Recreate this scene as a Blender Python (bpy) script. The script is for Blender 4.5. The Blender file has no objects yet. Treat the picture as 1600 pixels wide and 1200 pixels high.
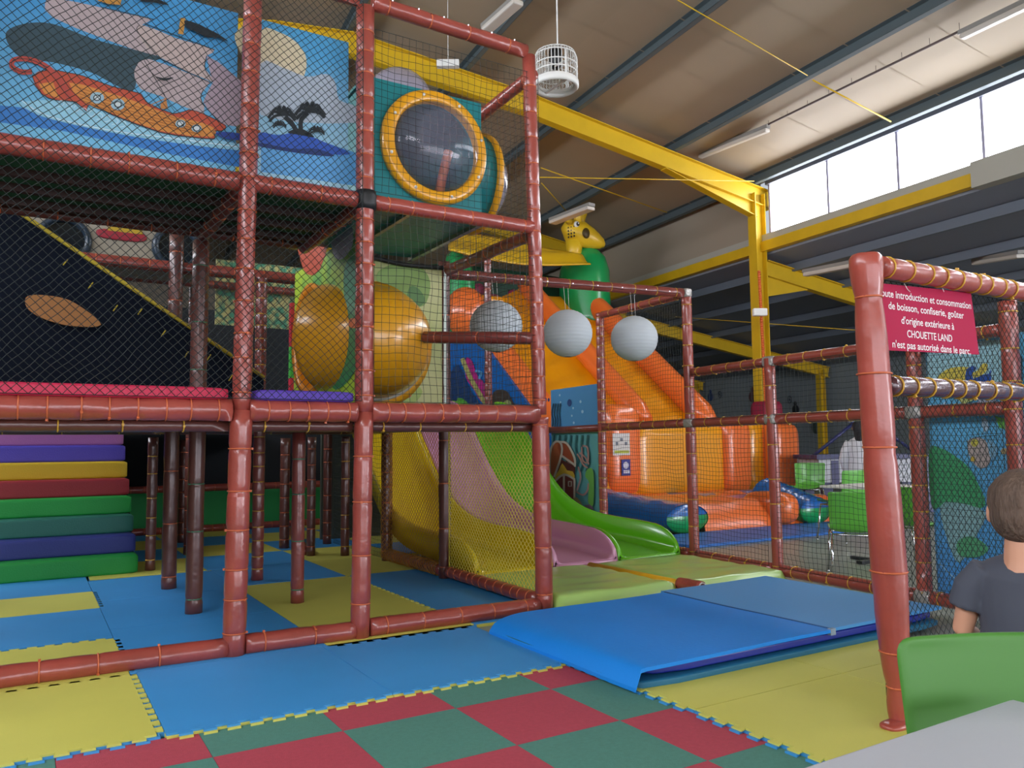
import bpy, bmesh, math, random
from math import sin, cos, pi, radians, sqrt
from mathutils import Vector, Matrix, noise
random.seed(7)
SC = bpy.context.scene
COL = SC.collection

# ---------------------------------------------------------------- camera
V = Vector
FPX = 1240.0
PITCH = math.atan(97/1240); ROLL = 0.010; YAW = radians(58.7)
CAM = V((0, 0, 1.15))
_f0 = V((cos(YAW), sin(YAW), 0)); _r0 = V((sin(YAW), -cos(YAW), 0)); _z = V((0, 0, 1))
CF = _f0*cos(PITCH) + _z*sin(PITCH); _u0 = _r0.cross(CF)
CR = _r0*cos(ROLL) - _u0*sin(ROLL); CU = _r0*sin(ROLL) + _u0*cos(ROLL)
cd = bpy.data.cameras.new('camera'); cam = bpy.data.objects.new('camera', cd); COL.objects.link(cam)
cd.sensor_width = 36; cd.lens = 36*FPX/1600; cd.clip_start = 0.05; cd.clip_end = 200
cam.matrix_world = Matrix(((CR.x, CU.x, -CF.x, CAM.x), (CR.y, CU.y, -CF.y, CAM.y), (CR.z, CU.z, -CF.z, CAM.z), (0, 0, 0, 1)))
SC.camera = cam
SC.view_settings.view_transform = 'Standard'; SC.view_settings.look = 'None'
SC.view_settings.gamma = 1; SC.view_settings.use_curve_mapping = False
SC.view_settings.exposure = 0.25
world = bpy.data.worlds.new('world'); SC.world = world; world.use_nodes = True
world.node_tree.nodes['Background'].inputs[0].default_value = (.75, .82, .9, 1)
world.node_tree.nodes['Background'].inputs[1].default_value = 0.6
WIN_HIGH, FILL_FRONT, FILL_FAR = 9.0, 5.0, 13.0      # glow of the clerestory panes, then of the unseen added fill panes

# measuring helpers: where a sight line of the photograph meets a real plane
def ray(px, py): return CF + CR*((px-800)/FPX) + CU*((600-py)/FPX)
def gz(px, py, z=0.0): d = ray(px, py); return CAM + d*((z-CAM.z)/d.z)
def pX(px, py, X): d = ray(px, py); return CAM + d*(X/d.x)
def pY(px, py, Y): d = ray(px, py); return CAM + d*(Y/d.y)
def pP(px, py, P, N): d = ray(px, py); return CAM + d*((V(P)-CAM).dot(V(N))/d.dot(V(N)))
def pd(px, py, dep): return CAM + ray(px, py)*dep

# ---------------------------------------------------------------- materials
def lin(h):
    if isinstance(h, str):
        h = h.lstrip('#'); c = [int(h[i:i+2], 16)/255 for i in (0, 2, 4)]
    else: c = h
    return tuple(((x+.055)/1.055)**2.4 if x > .04045 else x/12.92 for x in c) + (1,)
MATS = {}
def mat(name, col, rough=.5, metal=0, bump=0, bscale=20, coat=0, var=0, vscale=3, emit=0, spec=.5, trans=0, alpha=1, bdetail=3, two=None, stretch=None):
    if name in MATS: return MATS[name]
    m = bpy.data.materials.new(name); m.use_nodes = True; nt = m.node_tree; b = nt.nodes['Principled BSDF']
    b.inputs['Base Color'].default_value = lin(col); b.inputs['Roughness'].default_value = rough; b.inputs['Metallic'].default_value = metal
    b.inputs['Specular IOR Level'].default_value = spec
    if coat: b.inputs['Coat Weight'].default_value = coat; b.inputs['Coat Roughness'].default_value = .12
    if trans: b.inputs['Transmission Weight'].default_value = trans; b.inputs['IOR'].default_value = 1.05
    if alpha < 1: b.inputs['Alpha'].default_value = alpha
    if emit: b.inputs['Emission Color'].default_value = lin(col); b.inputs['Emission Strength'].default_value = emit
    if bump or var or two:
        tc = nt.nodes.new('ShaderNodeTexCoord'); src = tc.outputs['Object']
        if stretch:
            mp = nt.nodes.new('ShaderNodeMapping'); mp.inputs['Scale'].default_value = stretch
            nt.links.new(src, mp.inputs['Vector']); src = mp.outputs['Vector']
    if bump:
        n = nt.nodes.new('ShaderNodeTexNoise'); n.inputs['Scale'].default_value = bscale; n.inputs['Detail'].default_value = bdetail
        nt.links.new(src, n.inputs['Vector']); bp = nt.nodes.new('ShaderNodeBump'); bp.inputs['Strength'].default_value = bump
        bp.inputs['Distance'].default_value = .02
        nt.links.new(n.outputs['Fac'], bp.inputs['Height']); nt.links.new(bp.outputs['Normal'], b.inputs['Normal'])
    if var or two:
        n = nt.nodes.new('ShaderNodeTexNoise'); n.inputs['Scale'].default_value = vscale; n.inputs['Detail'].default_value = 4
        nt.links.new(src, n.inputs['Vector']); r = nt.nodes.new('ShaderNodeValToRGB')
        c = lin(col)
        if two: a0, a1 = lin(two), c; r.color_ramp.elements[0].position = .42; r.color_ramp.elements[1].position = .58
        else: a0 = tuple(x*(1-var) for x in c[:3])+(1,); a1 = tuple(min(1, x*(1+var)) for x in c[:3])+(1,); r.color_ramp.elements[0].position = .3; r.color_ramp.elements[1].position = .7
        r.color_ramp.elements[0].color = a0; r.color_ramp.elements[1].color = a1
        nt.links.new(n.outputs['Fac'], r.inputs['Fac']); nt.links.new(r.outputs['Color'], b.inputs['Base Color'])
    MATS[name] = m; return m

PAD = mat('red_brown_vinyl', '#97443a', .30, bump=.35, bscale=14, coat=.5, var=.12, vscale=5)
PADD = mat('shaded_brown_vinyl', '#5c332c', .34, bump=.3, bscale=14, coat=.3, var=.15, vscale=5)  # darker copy of the pad vinyl, under-deck shade put into its colour
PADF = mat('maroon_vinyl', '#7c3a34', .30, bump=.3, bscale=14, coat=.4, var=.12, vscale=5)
PADN = mat('brick_red_vinyl', '#9c463a', .33, bump=.35, bscale=9, coat=.35, var=.10, vscale=6)
TIE_O = mat('orange_tie', '#c4643c', .45); TIE_Y = mat('yellow_tie', '#c99c34', .45); TIE_G = mat('green_tie', '#3f7a5c', .5)
NETB = mat('black_net_cord', '#222b2a', .8); NETY = mat('yellow_net_cord', '#e6d454', .7)
NETO = mat('ochre_net_cord', '#a9762c', .8); NETW = mat('brown_net_cord', '#4a3426', .8)
STEEL = mat('galvanised_steel', '#9a9c9a', .35, metal=.9); CHROME = mat('chrome', '#d8dadc', .12, metal=1)
BLACK = mat('black_plastic', '#16181a', .5); WHITE = mat('white_plastic', '#e4e4e0', .45)
YSTEEL = mat('yellow_paint', '#d0aa16', .45, var=.06)
GREYST = mat('grey_purlin', '#566266', .5)
ROOF = mat('insulated_roof_panel', '#a89882', .6, var=.10, vscale=.35)
ANROOF = mat('annex_roof_panel', '#7c828e', .6, var=.06, vscale=.3)
CLAD = mat('beige_cladding', '#9b9080', .6, var=.05, vscale=.4)
FLOORM = mat('sealed_concrete', '#8f9488', .32, var=.10, vscale=.9, bump=.05, bscale=30)
WALLG = mat('grey_annex_wall', '#858e92', .6, var=.06, vscale=.5)
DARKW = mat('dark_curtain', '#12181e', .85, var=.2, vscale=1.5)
GLOW = mat('daylight_glazing', '#f2f6ff', .4, emit=WIN_HIGH)
GLOWF = mat('added_front_glow', '#f4f4ff', .4, emit=FILL_FRONT)
GLOWO = mat('added_strip_glow', '#eef4ff', .4, emit=FILL_FAR)

# ---------------------------------------------------------------- mesh builder
class MB:
    def __init__(s): s.v = []; s.f = []; s.m = []; s.s = []
    def add(s, vs, fs, mi=0, sm=False):
        o = len(s.v); s.v += [tuple(v) for v in vs]
        for f in fs: s.f.append(tuple(i+o for i in f)); s.m.append(mi); s.s.append(sm)
    def box(s, a, b, mi=0, M=None):
        vs = [V((x, y, z)) for x in (a[0], b[0]) for y in (a[1], b[1]) for z in (a[2], b[2])]
        if M is not None: vs = [M @ v for v in vs]
        s.add(vs, [(0, 1, 3, 2), (4, 6, 7, 5), (0, 4, 5, 1), (2, 3, 7, 6), (0, 2, 6, 4), (1, 5, 7, 3)], mi); return s
    def tube(s, pts, r, n=10, mi=0, caps=True, closed=False, sm=True, flat=None):
        pts = [V(p) for p in pts]; N = len(pts); rr = r if isinstance(r, (list, tuple)) else [r]*N
        t0 = (pts[1]-pts[0]).normalized(); up = V((0, 0, 1)) if abs(t0.z) < .9 else V((1, 0, 0))
        a = t0.cross(up).normalized(); vs = []
        for i, p in enumerate(pts):
            if closed: t = pts[(i+1) % N]-pts[i-1]
            else: t = pts[min(i+1, N-1)]-pts[max(i-1, 0)]
            t.normalize(); a = (a - t*a.dot(t)).normalized(); b = t.cross(a)
            for k in range(n):
                an = 2*pi*k/n; ca, sa = cos(an), sin(an)
                q = rr[i] if not isinstance(rr[i], tuple) else None
                if q is None: vs.append(p + a*ca*rr[i][0] + b*sa*rr[i][1])
                else: vs.append(p + (a*ca + b*sa)*q)
        fs = []
        for i in range(N if closed else N-1):
            for k in range(n):
                i2 = (i+1) % N; fs.append((i*n+k, i*n+(k+1) % n, i2*n+(k+1) % n, i2*n+k))
        if caps and not closed: fs += [tuple(range(n-1, -1, -1)), tuple((N-1)*n+k for k in range(n))]
        s.add(vs, fs, mi, sm); return s
    def sphere(s, c, r, nu=20, nv=12, mi=0, M=None, f=None):
        rx, ry, rz = r if isinstance(r, (tuple, list)) else (r, r, r); vs = []; fs = []
        for j in range(nv+1):
            th = pi*j/nv
            for i in range(nu):
                ph = 2*pi*i/nu; v = V((sin(th)*cos(ph), sin(th)*sin(ph), cos(th)))
                if f: v = f(v)
                v = V((v.x*rx, v.y*ry, v.z*rz))
                if M is not None: v = M @ v
                vs.append(v+V(c))
        for j in range(nv):
            for i in range(nu): fs.append((j*nu+i, (j+1)*nu+i, (j+1)*nu+(i+1) % nu, j*nu+(i+1) % nu))
        s.add(vs, fs, mi, True); return s
    def lathe(s, prof, c, axis=(0, 0, 1), n=28, mi=0, sm=True):
        ax = V(axis).normalized(); a = ax.orthogonal().normalized(); b = ax.cross(a); vs = []; c = V(c)
        for (r, h) in prof:
            for k in range(n): an = 2*pi*k/n; vs.append(c+ax*h+(a*cos(an)+b*sin(an))*r)
        fs = [(j*n+k, j*n+(k+1) % n, (j+1)*n+(k+1) % n, (j+1)*n+k) for j in range(len(prof)-1) for k in range(n)]
        s.add(vs, fs, mi, sm); return s
    def grid(s, fn, nu, nv, mi=0, sm=True, mf=None):
        vs = [fn(i/nu, j/nv) for j in range(nv+1) for i in range(nu+1)]; o = len(s.v); s.v += [tuple(v) for v in vs]
        for j in range(nv):
            for i in range(nu):
                k = j*(nu+1)+i; s.f.append((o+k, o+k+1, o+k+nu+2, o+k+nu+1)); s.m.append(mf((i+.5)/nu, (j+.5)/nv) if mf else mi); s.s.append(sm)
        return s
    def puff(s, a, b, bulge=.03, n=8, mi=0, M=None, e=4.0, seams=None):
        """soft rounded block: a superellipsoid-like box"""
        c = [(a[i]+b[i])/2 for i in range(3)]; h = [(b[i]-a[i])/2 for i in range(3)]
        vs = []; fs = []; idx = {}
        def vert(p):
            k = (round(p[0], 5), round(p[1], 5), round(p[2], 5))
            if k not in idx:
                idx[k] = len(vs); q = [abs(x)**e for x in k]; L = sum(q)**(1/e) or 1
                w = V([c[i]+h[i]*k[i]/L*(max(abs(t) for t in k)) for i in range(3)])
                vs.append(M @ w if M is not None else w)
            return idx[k]
        for ax in range(3):
            for sg in (-1, 1):
                for i in range(n):
                    for j in range(n):
                        q = []
                        for (u, w) in ((i, j), (i+1, j), (i+1, j+1), (i, j+1)):
                            p = [0, 0, 0]; p[ax] = sg; p[(ax+1) % 3] = -1+2*u/n; p[(ax+2) % 3] = -1+2*w/n; q.append(vert(p))
                        fs.append(tuple(q) if sg > 0 else tuple(reversed(q)))
        s.add(vs, fs, mi, True); return s
    def build(s, name, mats, parent=None, bevel=0, bseg=2, sub=0, remesh=0, smooth=0, solid=0):
        me = bpy.data.meshes.new(name); me.from_pydata(s.v, [], s.f)
        for m in (mats if isinstance(mats, (list, tuple)) else [mats]): me.materials.append(m)
        me.polygons.foreach_set('material_index', s.m); me.polygons.foreach_set('use_smooth', s.s); me.update()
        o = bpy.data.objects.new(name, me); COL.objects.link(o)
        if parent is not None:
            o.parent = parent; o.matrix_parent_inverse = world_of(parent).inverted()
        if solid: q = o.modifiers.new('Solidify', 'SOLIDIFY'); q.thickness = solid; q.offset = -1
        if bevel:
            q = o.modifiers.new('Bevel', 'BEVEL'); q.width = bevel; q.segments = bseg; q.limit_method = 'ANGLE'; q.angle_limit = radians(40)
            if bseg > 2:
                for p in me.polygons: p.use_smooth = False
        if remesh: q = o.modifiers.new('Remesh', 'REMESH'); q.mode = 'VOXEL'; q.voxel_size = remesh; q.use_smooth_shade = True
        if smooth: q = o.modifiers.new('Smooth', 'SMOOTH'); q.factor = .5; q.iterations = smooth
        if sub: q = o.modifiers.new('Subsurf', 'SUBSURF'); q.levels = sub; q.render_levels = sub
        return o
def world_of(o):
    m = o.matrix_basis.copy()
    while o.parent is not None: m = o.parent.matrix_basis @ o.matrix_parent_inverse @ m if False else world_of(o.parent) @ o.matrix_parent_inverse @ o.matrix_basis; return m
    return m
def tag(o, label=None, cat=None, group=None, kind=None):
    if label: o['label'] = label
    if cat: o['category'] = cat
    if group: o['group'] = group
    if kind: o['kind'] = kind
    return o
def thing(name, loc, label, cat, group=None, rz=0):
    o = bpy.data.objects.new(name, None); COL.objects.link(o); o.empty_display_size = .1
    o.location = loc; o.rotation_euler = (0, 0, rz); o.matrix_basis = Matrix.Translation(V(loc)) @ Matrix.Rotation(rz, 4, 'Z')
    return tag(o, label, cat, group)
def struct(name, mb, m, **k):
    o = mb.build(name, m, **k); o['kind'] = 'structure'; return o
def copy_tree(o, parent=None):
    c = o.copy(); COL.objects.link(c); c.parent = parent
    for ch in [x for x in bpy.data.objects if x.parent == o]: copy_tree(ch, c)
    return c
def crs(pts, n=6, closed=False):
    """smooth curve through the points"""
    P = [V(p) if len(p) == 3 else V((p[0], p[1], 0)) for p in pts]; out = []; N = len(P)
    rng = range(N if closed else N-1)
    for i in rng:
        g = (lambda k: P[k % N]) if closed else (lambda k: P[max(0, min(N-1, k))])
        p0, p1, p2, p3 = g(i-1), g(i), g(i+1), g(i+2)
        for k in range(n):
            t = k/n; out.append(.5*((2*p1)+(p2-p0)*t+(2*p0-5*p1+4*p2-p3)*t*t+(3*p1-p0-3*p2+p3)*t**3))
    if not closed: out.append(P[-1])
    return out

# ---------------------------------------------------------------- the hall
HO = V((12.27, 10.67, 0)); HU = V((.093, .9957, 0)); HV = V((-.9957, .093, 0))
def B(u, v, z): return HO + HU*u + HV*v + V((0, 0, z))
HM = Matrix(((HU.x, HV.x, 0, HO.x), (HU.y, HV.y, 0, HO.y), (0, 0, 1, 0), (0, 0, 0, 1)))
VK = [(-.3, 6.0), (5.0, 6.98), (8.2, 7.4), (9.4, 7.3), (16.6, 6.0)]     # rafter line across the hall
def zr(v):
    for (a, za), (b, zb) in zip(VK, VK[1:]):
        if v <= b: return za+(zb-za)*(v-a)/(b-a)
    return VK[-1][1]
U0, U1, VW = -21.0, 17.8, 16.4
m = MB(); m.box((U0, -9, -.1), (U1, VW, 0), 0, HM); struct('floor', m, FLOORM)
m = MB()
for (a, za), (b, zb) in zip(VK, VK[1:]):
    vs = [B(u, v, z+.42+t) for t in (0, .12) for (u, v, z) in ((U0, a, za), (U1, a, za), (U1, b, zb), (U0, b, zb))]
    m.add(vs, [(0, 1, 2, 3), (7, 6, 5, 4), (0, 4, 5, 1), (2, 6, 7, 3), (1, 5, 6, 2), (0, 3, 7, 4)])
# panel joints, one every metre, as a fine raised seam
for k in range(int(U0)+1, int(U1)):
    for (a, za), (b, zb) in zip(VK, VK[1:]):
        vs = [B(k+du, v, z+.42+dz) for dz in (-.006, .01) for (du, v, z) in ((-.012, a, za), (.012, a, za), (.012, b, zb), (-.012, b, zb))]
        m.add(vs, [(0, 1, 2, 3), (7, 6, 5, 4), (0, 4, 5, 1), (2, 6, 7, 3)])
struct('ceiling', m, ROOF)
# purlins run the length of the hall
for i, v in enumerate((.12, 2.08, 4.2, 6.3, 8.25, 10.4, 12.5, 14.5)):
    m = MB(); z = zr(v)
    sl = (zr(v+.1)-zr(v-.1))/.2; MM = HM @ Matrix.Translation((0, v, z+.2)) @ Matrix.Rotation(math.atan(sl), 4, 'X')
    m.box((U0, -.035, 0), (U1, -.027, .22), 0, MM); m.box((U0, -.035, 0), (U1, .045, .008), 0, MM); m.box((U0, -.035, .212), (U1, .045, .22), 0, MM)
    m.box((U0, .037, 0), (U1, .045, .03), 0, MM)
    struct('trim_%d' % (i+1), m, GREYST)
def ibeam(m, p0, p1, d=.36, w=.17, t=.016, side=None, mi=0):
    p0, p1 = V(p0), V(p1); ax = (p1-p0).normalized(); sd = V(side).normalized() if side else ax.cross(V((0, 0, 1))).normalized(); up = sd.cross(ax).normalized()
    if up.z < 0 and not side: up = -up
    def bb(a0, a1, b0, b1):
        vs = [p+sd*x+up*y for p in (p0, p1) for x in (a0, a1) for y in (b0, b1)]
        m.add(vs, [(0, 1, 3, 2), (4, 6, 7, 5), (0, 4, 5, 1), (2, 3, 7, 6), (0, 2, 6, 4), (1, 5, 7, 3)], mi)
    bb(-w/2, w/2, d/2-t, d/2); bb(-w/2, w/2, -d/2, -d/2+t); bb(-t/2, t/2, -d/2+t, d/2-t)
for i, u in enumerate((-18.9, -12.9, -6.95, 0, 5.95, 11.9)):
    m = MB()
    for (a, za), (b, zb) in zip(VK, VK[1:]): ibeam(m, B(u, a-.02, za), B(u, b+.02, zb))
    # haunch under the eaves end
    vs = [B(u+s, v, z) for s in (-.008, .008) for (v, z) in ((.1, 5.9), (.1, 5.62), (2.3, 6.28))]
    m.add(vs, [(0, 1, 2), (5, 4, 3), (1, 4, 5, 2), (0, 3, 4, 1), (0, 2, 5, 3)])
    vs = [B(u+s, v, z+q) for s in (-.085, .085) for (v, z) in ((.1, 5.62), (2.3, 6.28)) for q in (0, .014)]
    m.add(vs, [(0, 1, 3, 2), (4, 6, 7, 5), (0, 4, 5, 1), (2, 3, 7, 6), (0, 2, 6, 4), (1, 5, 7, 3)])
    m2 = MB(); m2.v, m2.f, m2.m, m2.s = m.v, m.f, m.m, m.s
    ibeam(m2, B(u, .05, 0), B(u, .05, 6.1), d=.26, w=.22, side=tuple(HU))
    struct('beam_%d' % (i+1), m2, YSTEEL)
    m = MB(); ibeam(m, B(u, -.12, 4.62), B(u, -8.3, 3.32), d=.32, w=.16)
    vs = [B(u+s, v, z) for s in (-.008, .008) for (v, z) in ((-.12, 4.5), (-.12, 4.05), (-1.3, 4.28))]
    m.add(vs, [(0, 1, 2), (5, 4, 3), (1, 4, 5, 2), (0, 3, 4, 1), (0, 2, 5, 3)])
    ibeam(m, B(u, -7.95, 0), B(u, -7.95, 3.4), d=.2, w=.2, side=tuple(HU))
    struct('beam_%d' % (i+11), m, YSTEEL)
# clerestory: yellow sill beam, cladding left of the column, glazing right of it
m = MB(); m.box((U0, -.16, 4.94), (U1, -.02, 5.14), 0, HM); struct('trim_20', m, YSTEEL)
m = MB(); m.box((U0, -.14, 5.14), (U1, -.06, 5.28), 0, HM); m.box((U0, -.3, 4.9), (-4.4, .02, 5.29), 0, HM); struct('trim_22', m, mat('pale_fascia', '#a8a79c', .55))
m = MB(); m.box((.12, -.20, 5.14), (U1, -.10, 6.45), 0, HM); struct('wall_clerestory', m, CLAD)
m = MB(); m.box((U0, -.24, 6.27), (-.12, -.08, 6.45), 0, HM); struct('trim_21', m, mat('grey_flashing', '#6b6d78', .5))
for b in range(3):
    for k in range(4):
        ua = -.15-b*5.95-(k+1)*1.45; ub = ua+1.40; n = b*4+k+1
        m = MB(); m.box((ua, -.19, 5.28), (ub, -.17, 6.27), 0, HM); w = struct('window_%d' % n, m, GLOW)
        m = MB(); m.box((ub, -.21, 5.28), (ub+.045, -.12, 6.28), 0, HM); f = m.build('window_frame', mat('window_bar', '#9a98b0', .5), w)
# unseen opposite and front walls; their glowing panes are added as fill light
m = MB(); m.box((U0, VW, 0), (U1, VW+.2, 4.6), 0, HM); m.box((U0, VW, 5.9), (U1, VW+.2, 6.6), 0, HM); m.box((5, VW, 4.6), (U1, VW+.2, 5.9), 0, HM); struct('wall_left', m, CLAD)
for k in range(5):
    m = MB(); m.box((U0+k*5.2+.1, VW+.08, 4.62), (U0+k*5.2+5.1, VW+.1, 5.88), 0, HM); struct('window_%d' % (20+k), m, GLOWO)  # strip panes added out of view to light the floor
m = MB(); m.box((U0-.2, -9, 3.3), (U0, VW, 8), 0, HM); m.box((U0-.2, -9, 0), (U0, VW, .4), 0, HM); struct('wall_front', m, CLAD)
for k in range(3):
    m = MB(); m.box((U0-.12, -8.3+k*2.8, .42), (U0-.1, -5.7+k*2.8, 3.0), 0, HM); struct('window_%d' % (40+k), m, mat('added_annex_glow', '#f2f4ff', .4, emit=16))  # panes added out of view to brighten the annex
for k in range(5):
    m = MB(); m.box((U0-.12, 1+k*3.1, .42), (U0-.1, 3.95+k*3.1, 3.28), 0, HM); struct('window_%d' % (30+k), m, GLOWF)  # glazed front added out of view for soft frontal light
m = MB(); m.box((U1, -9, 0), (U1+.2, VW, 8), 0, HM); struct('wall_back', m, CLAD)
# annex: low roof, far wall
m = MB(); vs = [B(u, v, z+t) for t in (0, .1) for (u, v, z) in ((U0, -.2, 4.9), (U1, -.2, 4.9), (U1, -8.6, 3.57), (U0, -8.6, 3.57))]
m.add(vs, [(0, 1, 2, 3), (7, 6, 5, 4), (0, 4, 5, 1), (2, 6, 7, 3), (1, 5, 6, 2), (0, 3, 7, 4)])
struct('ceiling_annex', m, ANROOF)
for k in range(3):
    u_ = -9.5-3.5*k; m = MB(); vs = [B(u, v, 4.9+(v+.2)*.158-.012) for (u, v) in ((u_, -1.2), (u_-1, -1.2), (u_-1, -7.5), (u_, -7.5))]; m.add(vs+[v+V((0, 0, .008)) for v in vs], [(3, 2, 1, 0), (4, 5, 6, 7), (0, 1, 5, 4), (1, 2, 6, 5), (2, 3, 7, 6), (3, 0, 4, 7)])
    struct('window_%d' % (50+k), m, mat('added_roof_glow', '#f2f6ff', .4, emit=9))  # glowing roof panels added out of view to lift the annex
for i, v in enumerate((-.9, -2.3, -3.8, -5.3, -6.8)):
    m = MB(); z = 4.9+(v+.2)*.158; m.box((U0, v, z-.17), (U1, v+.07, z-.005), 0, HM); struct('trim_%d' % (30+i), m, mat('annex_purlin', '#656d78', .5))
m = MB(); m.box((U0, -8.7, 0), (U1, -8.5, 3.7), 0, HM); struct('wall_annex', m, WALLG)
# tension rods
def rod(name, a, b, label, r=.008, mm=None):
    m = MB(); m.tube([a, b], r, 6); return tag(m.build(name, mm or YSTEEL), label, 'rod')
def roofpt(px, py):
    d = ray(px, py); lo, hi = 2.0, 40.0
    for _ in range(50):
        k = (lo+hi)/2; p = CAM+d*k; v = (p-HO).dot(HV)
        if p.z < zr(max(-.3, min(16.5, v)))+.12: lo = k
        else: hi = k
    return CAM+d*lo
rod('tie_rod', pd(842, 277, 12.2), pd(1178, 283, 15.2), 'thin yellow tie rod running level to the top of the yellow column')
rod('brace_rod', roofpt(1045, -8), roofpt(1262, 118), 'yellow diagonal brace rod crossing the two upper purlins')
rod('brace_rod', roofpt(1270, 125), roofpt(1392, 190), 'short yellow brace rod ending at the purlin above the clerestory windows', .012)
rod('brace_rod', roofpt(845, 262), roofpt(1042, 332), 'yellow brace rod on the roof above the giraffe head', .012)
rod('brace_rod', roofpt(846, 286), roofpt(885, 330), 'short steep yellow brace rod behind the tall corner post', .012)
rod('tie_rod', B(.2, -2.0, 4.0)*0+pd(1055, 495, 19), pd(1352, 517, 16.5), 'yellow tie rod under the low annex roof behind the slide')
# strip lights
def strip_light(a, b, label, w=.11, rail=None):
    a, b = V(a), V(b); c = (a+b)/2; t = thing('strip_light', c, label, 'ceiling light', 'fluorescent strip lights')
    ax = (b-a).normalized(); sd = ax.cross(V((0, 0, 1))).normalized(); up = V((0, 0, 1))
    def bb(m, x0, x1, z0, z1, e=0):
        vs = [p+sd*x+up*z for p in (a+ax*e, b-ax*e) for x in (x0, x1) for z in (z0, z1)]
        m.add(vs, [(0, 1, 3, 2), (4, 6, 7, 5), (0, 4, 5, 1), (2, 3, 7, 6), (0, 2, 6, 4), (1, 5, 7, 3)])
    m = MB(); bb(m, -w*.4, w*.4, .04, .1); m.build('housing', mat('lamp_housing', '#8e8b86', .5), t)
    m = MB(); bb(m, -w/2, w/2, -.03, .04, .02); m.build('diffuser', mat('lamp_diffuser', '#c9c2b8', .35), t, bevel=.02)
    return t
def hall_pt(px, py, v, dz=-.25):
    # the point of the sight line that lies over the line v = const of the hall
    d = ray(px, py); k = (v-(CAM-HO).dot(HV))/d.dot(HV); return CAM+d*k
A1, A2 = hall_pt(1093, 246, 1.35), hall_pt(1201, 203, 1.35)
strip_light(A1, A2, 'fluorescent strip light hung beside the yellow rafter, next to the clerestory windows')
C1 = hall_pt(1500, 60, 1.35); C2 = C1+(C1-A2).normalized()*1.5
strip_light(C1, C2, 'fluorescent strip light in the upper right corner above the windows')
m = MB(); m.tube([hall_pt(1022, 270, 1.35), A2+V((0, 0, .1)), C2+V((0, 0, .1))], .018, 6)
for k in range(9):
    p = (A2.lerp(C1, k/8)+V((0, 0, .1))); m.tube([p, p+V((0, 0, .75))], .004, 4)
tag(m.build('lighting_rail', mat('rail_brown', '#51423f', .5)), 'thin dark cable rail hanging under the roof between the two right strip lights', 'rail')
strip_light(pd(757, 50, 11.0), pd(812, 2, 10.3), 'fluorescent strip light at the top edge above the corner of the climbing frame', .16)
strip_light(pd(862, 349, 16.2), pd(925, 325, 15.2), 'fluorescent strip light hanging in front of the giraffe horns', .2)
strip_light(pd(1257, 430, 14.5), pd(1336, 415, 13.4), 'fluorescent strip light in the annex left of the thick red post', .13)
strip_light(pd(1522, 412, 14.5), pd(1596, 400, 13.0), 'fluorescent strip light in the annex above the padded rail with the notice', .13)
strip_light(pd(1055, 492, 23), pd(1090, 481, 22), 'small distant strip light in the annex right of the paper lanterns', .18)
strip_light(pd(1118, 436, 19), pd(1150, 430, 18.5), 'small distant strip light in the annex left of the yellow column', .1)
# emergency light seen through the net
m = MB(); p = pd(700, 100, 11.5); m.box((-.16, -.05, -.05), (.16, .05, .05), 0, Matrix.Translation(p) @ Matrix.Rotation(radians(-31), 4, 'Z'))
m.tube([p+V((0, 0, .05)), p+V((0, 0, 1.5))], .006, 4)
tag(m.build('emergency_light', WHITE, bevel=.015), 'small white emergency light hung below the yellow rafter behind the net', 'emergency light')
m = MB(); p = pd(1187, 488, 14.6); m.box((-.13, -.06, -.07), (.13, .06, .07), 0, Matrix.Translation(p) @ Matrix.Rotation(radians(-31), 4, 'Z'))
tag(m.build('junction_box', WHITE, bevel=.02), 'small white box fixed on the yellow column', 'box')
m = MB(); k0 = pd(1186, 425, 15.1); k1 = pd(1197, 640, 15.1)
for i in range(60):
    q = k0.lerp(k1, i/59.); m.sphere(q, .035, 6, 4)
m.tube([k0, k1], .02, 6)
tag(m.build('bead_chain', mat('orange_beads', '#d4642a', .4)), 'orange beaded strip running down the yellow column', 'chain')
m = MB(); q = pd(1198, 650, 15.0); m.puff((-.22, -.22, -.5), (.22, .22, .28), e=8, M=Matrix.Translation(q))
tag(m.build('column_pad', mat('crimson_pad', '#8c1236', .5)), 'crimson pad wrapped round the foot of the yellow column', 'pad')

# destratification fan in a white cage
t = thing('ceiling_fan', pd(868, 105, 8.6), 'round white caged fan hanging from the roof beside the corner post', 'fan')
c = pd(868, 108, 8.6); R = .235
m = MB()
for z, r in ((.17, .88), (.13, .95), (.02, 1.0), (-.06, 1.0), (.19, .55)): m.tube([c+V((cos(a)*R*r, sin(a)*R*r, z)) for a in [2*pi*k/32 for k in range(32)]], .007, 5, closed=True)
for k in range(40):
    a = 2*pi*k/40; m.tube([c+V((cos(a)*R*.5, sin(a)*R*.5, .19)), c+V((cos(a)*R*.9, sin(a)*R*.9, .17)), c+V((cos(a)*R, sin(a)*R, .1)), c+V((cos(a)*R, sin(a)*R, -.16))], .004, 4)
for k in range(3):
    a = 2*pi*k/3+.4; m.tube([c+V((cos(a)*R, sin(a)*R, .13)), c+V((cos(a)*R, sin(a)*R, -.18))], .013, 5)
m.build('cage', WHITE, t)
m = MB(); m.lathe([(R*.98, -.13), (R*1.06, -.15), (R*1.06, -.2), (R*.98, -.22), (R*.84, -.2), (R*.84, -.14), (R*.98, -.13)], c, n=36); m.build('outlet_ring', WHITE, t)
m = MB()
for k in range(9): m.tube([c+V((cos(a)*R*(.1+.09*k), sin(a)*R*(.1+.09*k), -.19)) for a in [2*pi*q/28 for q in range(28)]], .003, 4, closed=True)
m.box((-.012, -R*.95, -.2), (.012, R*.95, -.185), 0, Matrix.Translation(c)); m.build('grille', WHITE, t)
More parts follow.
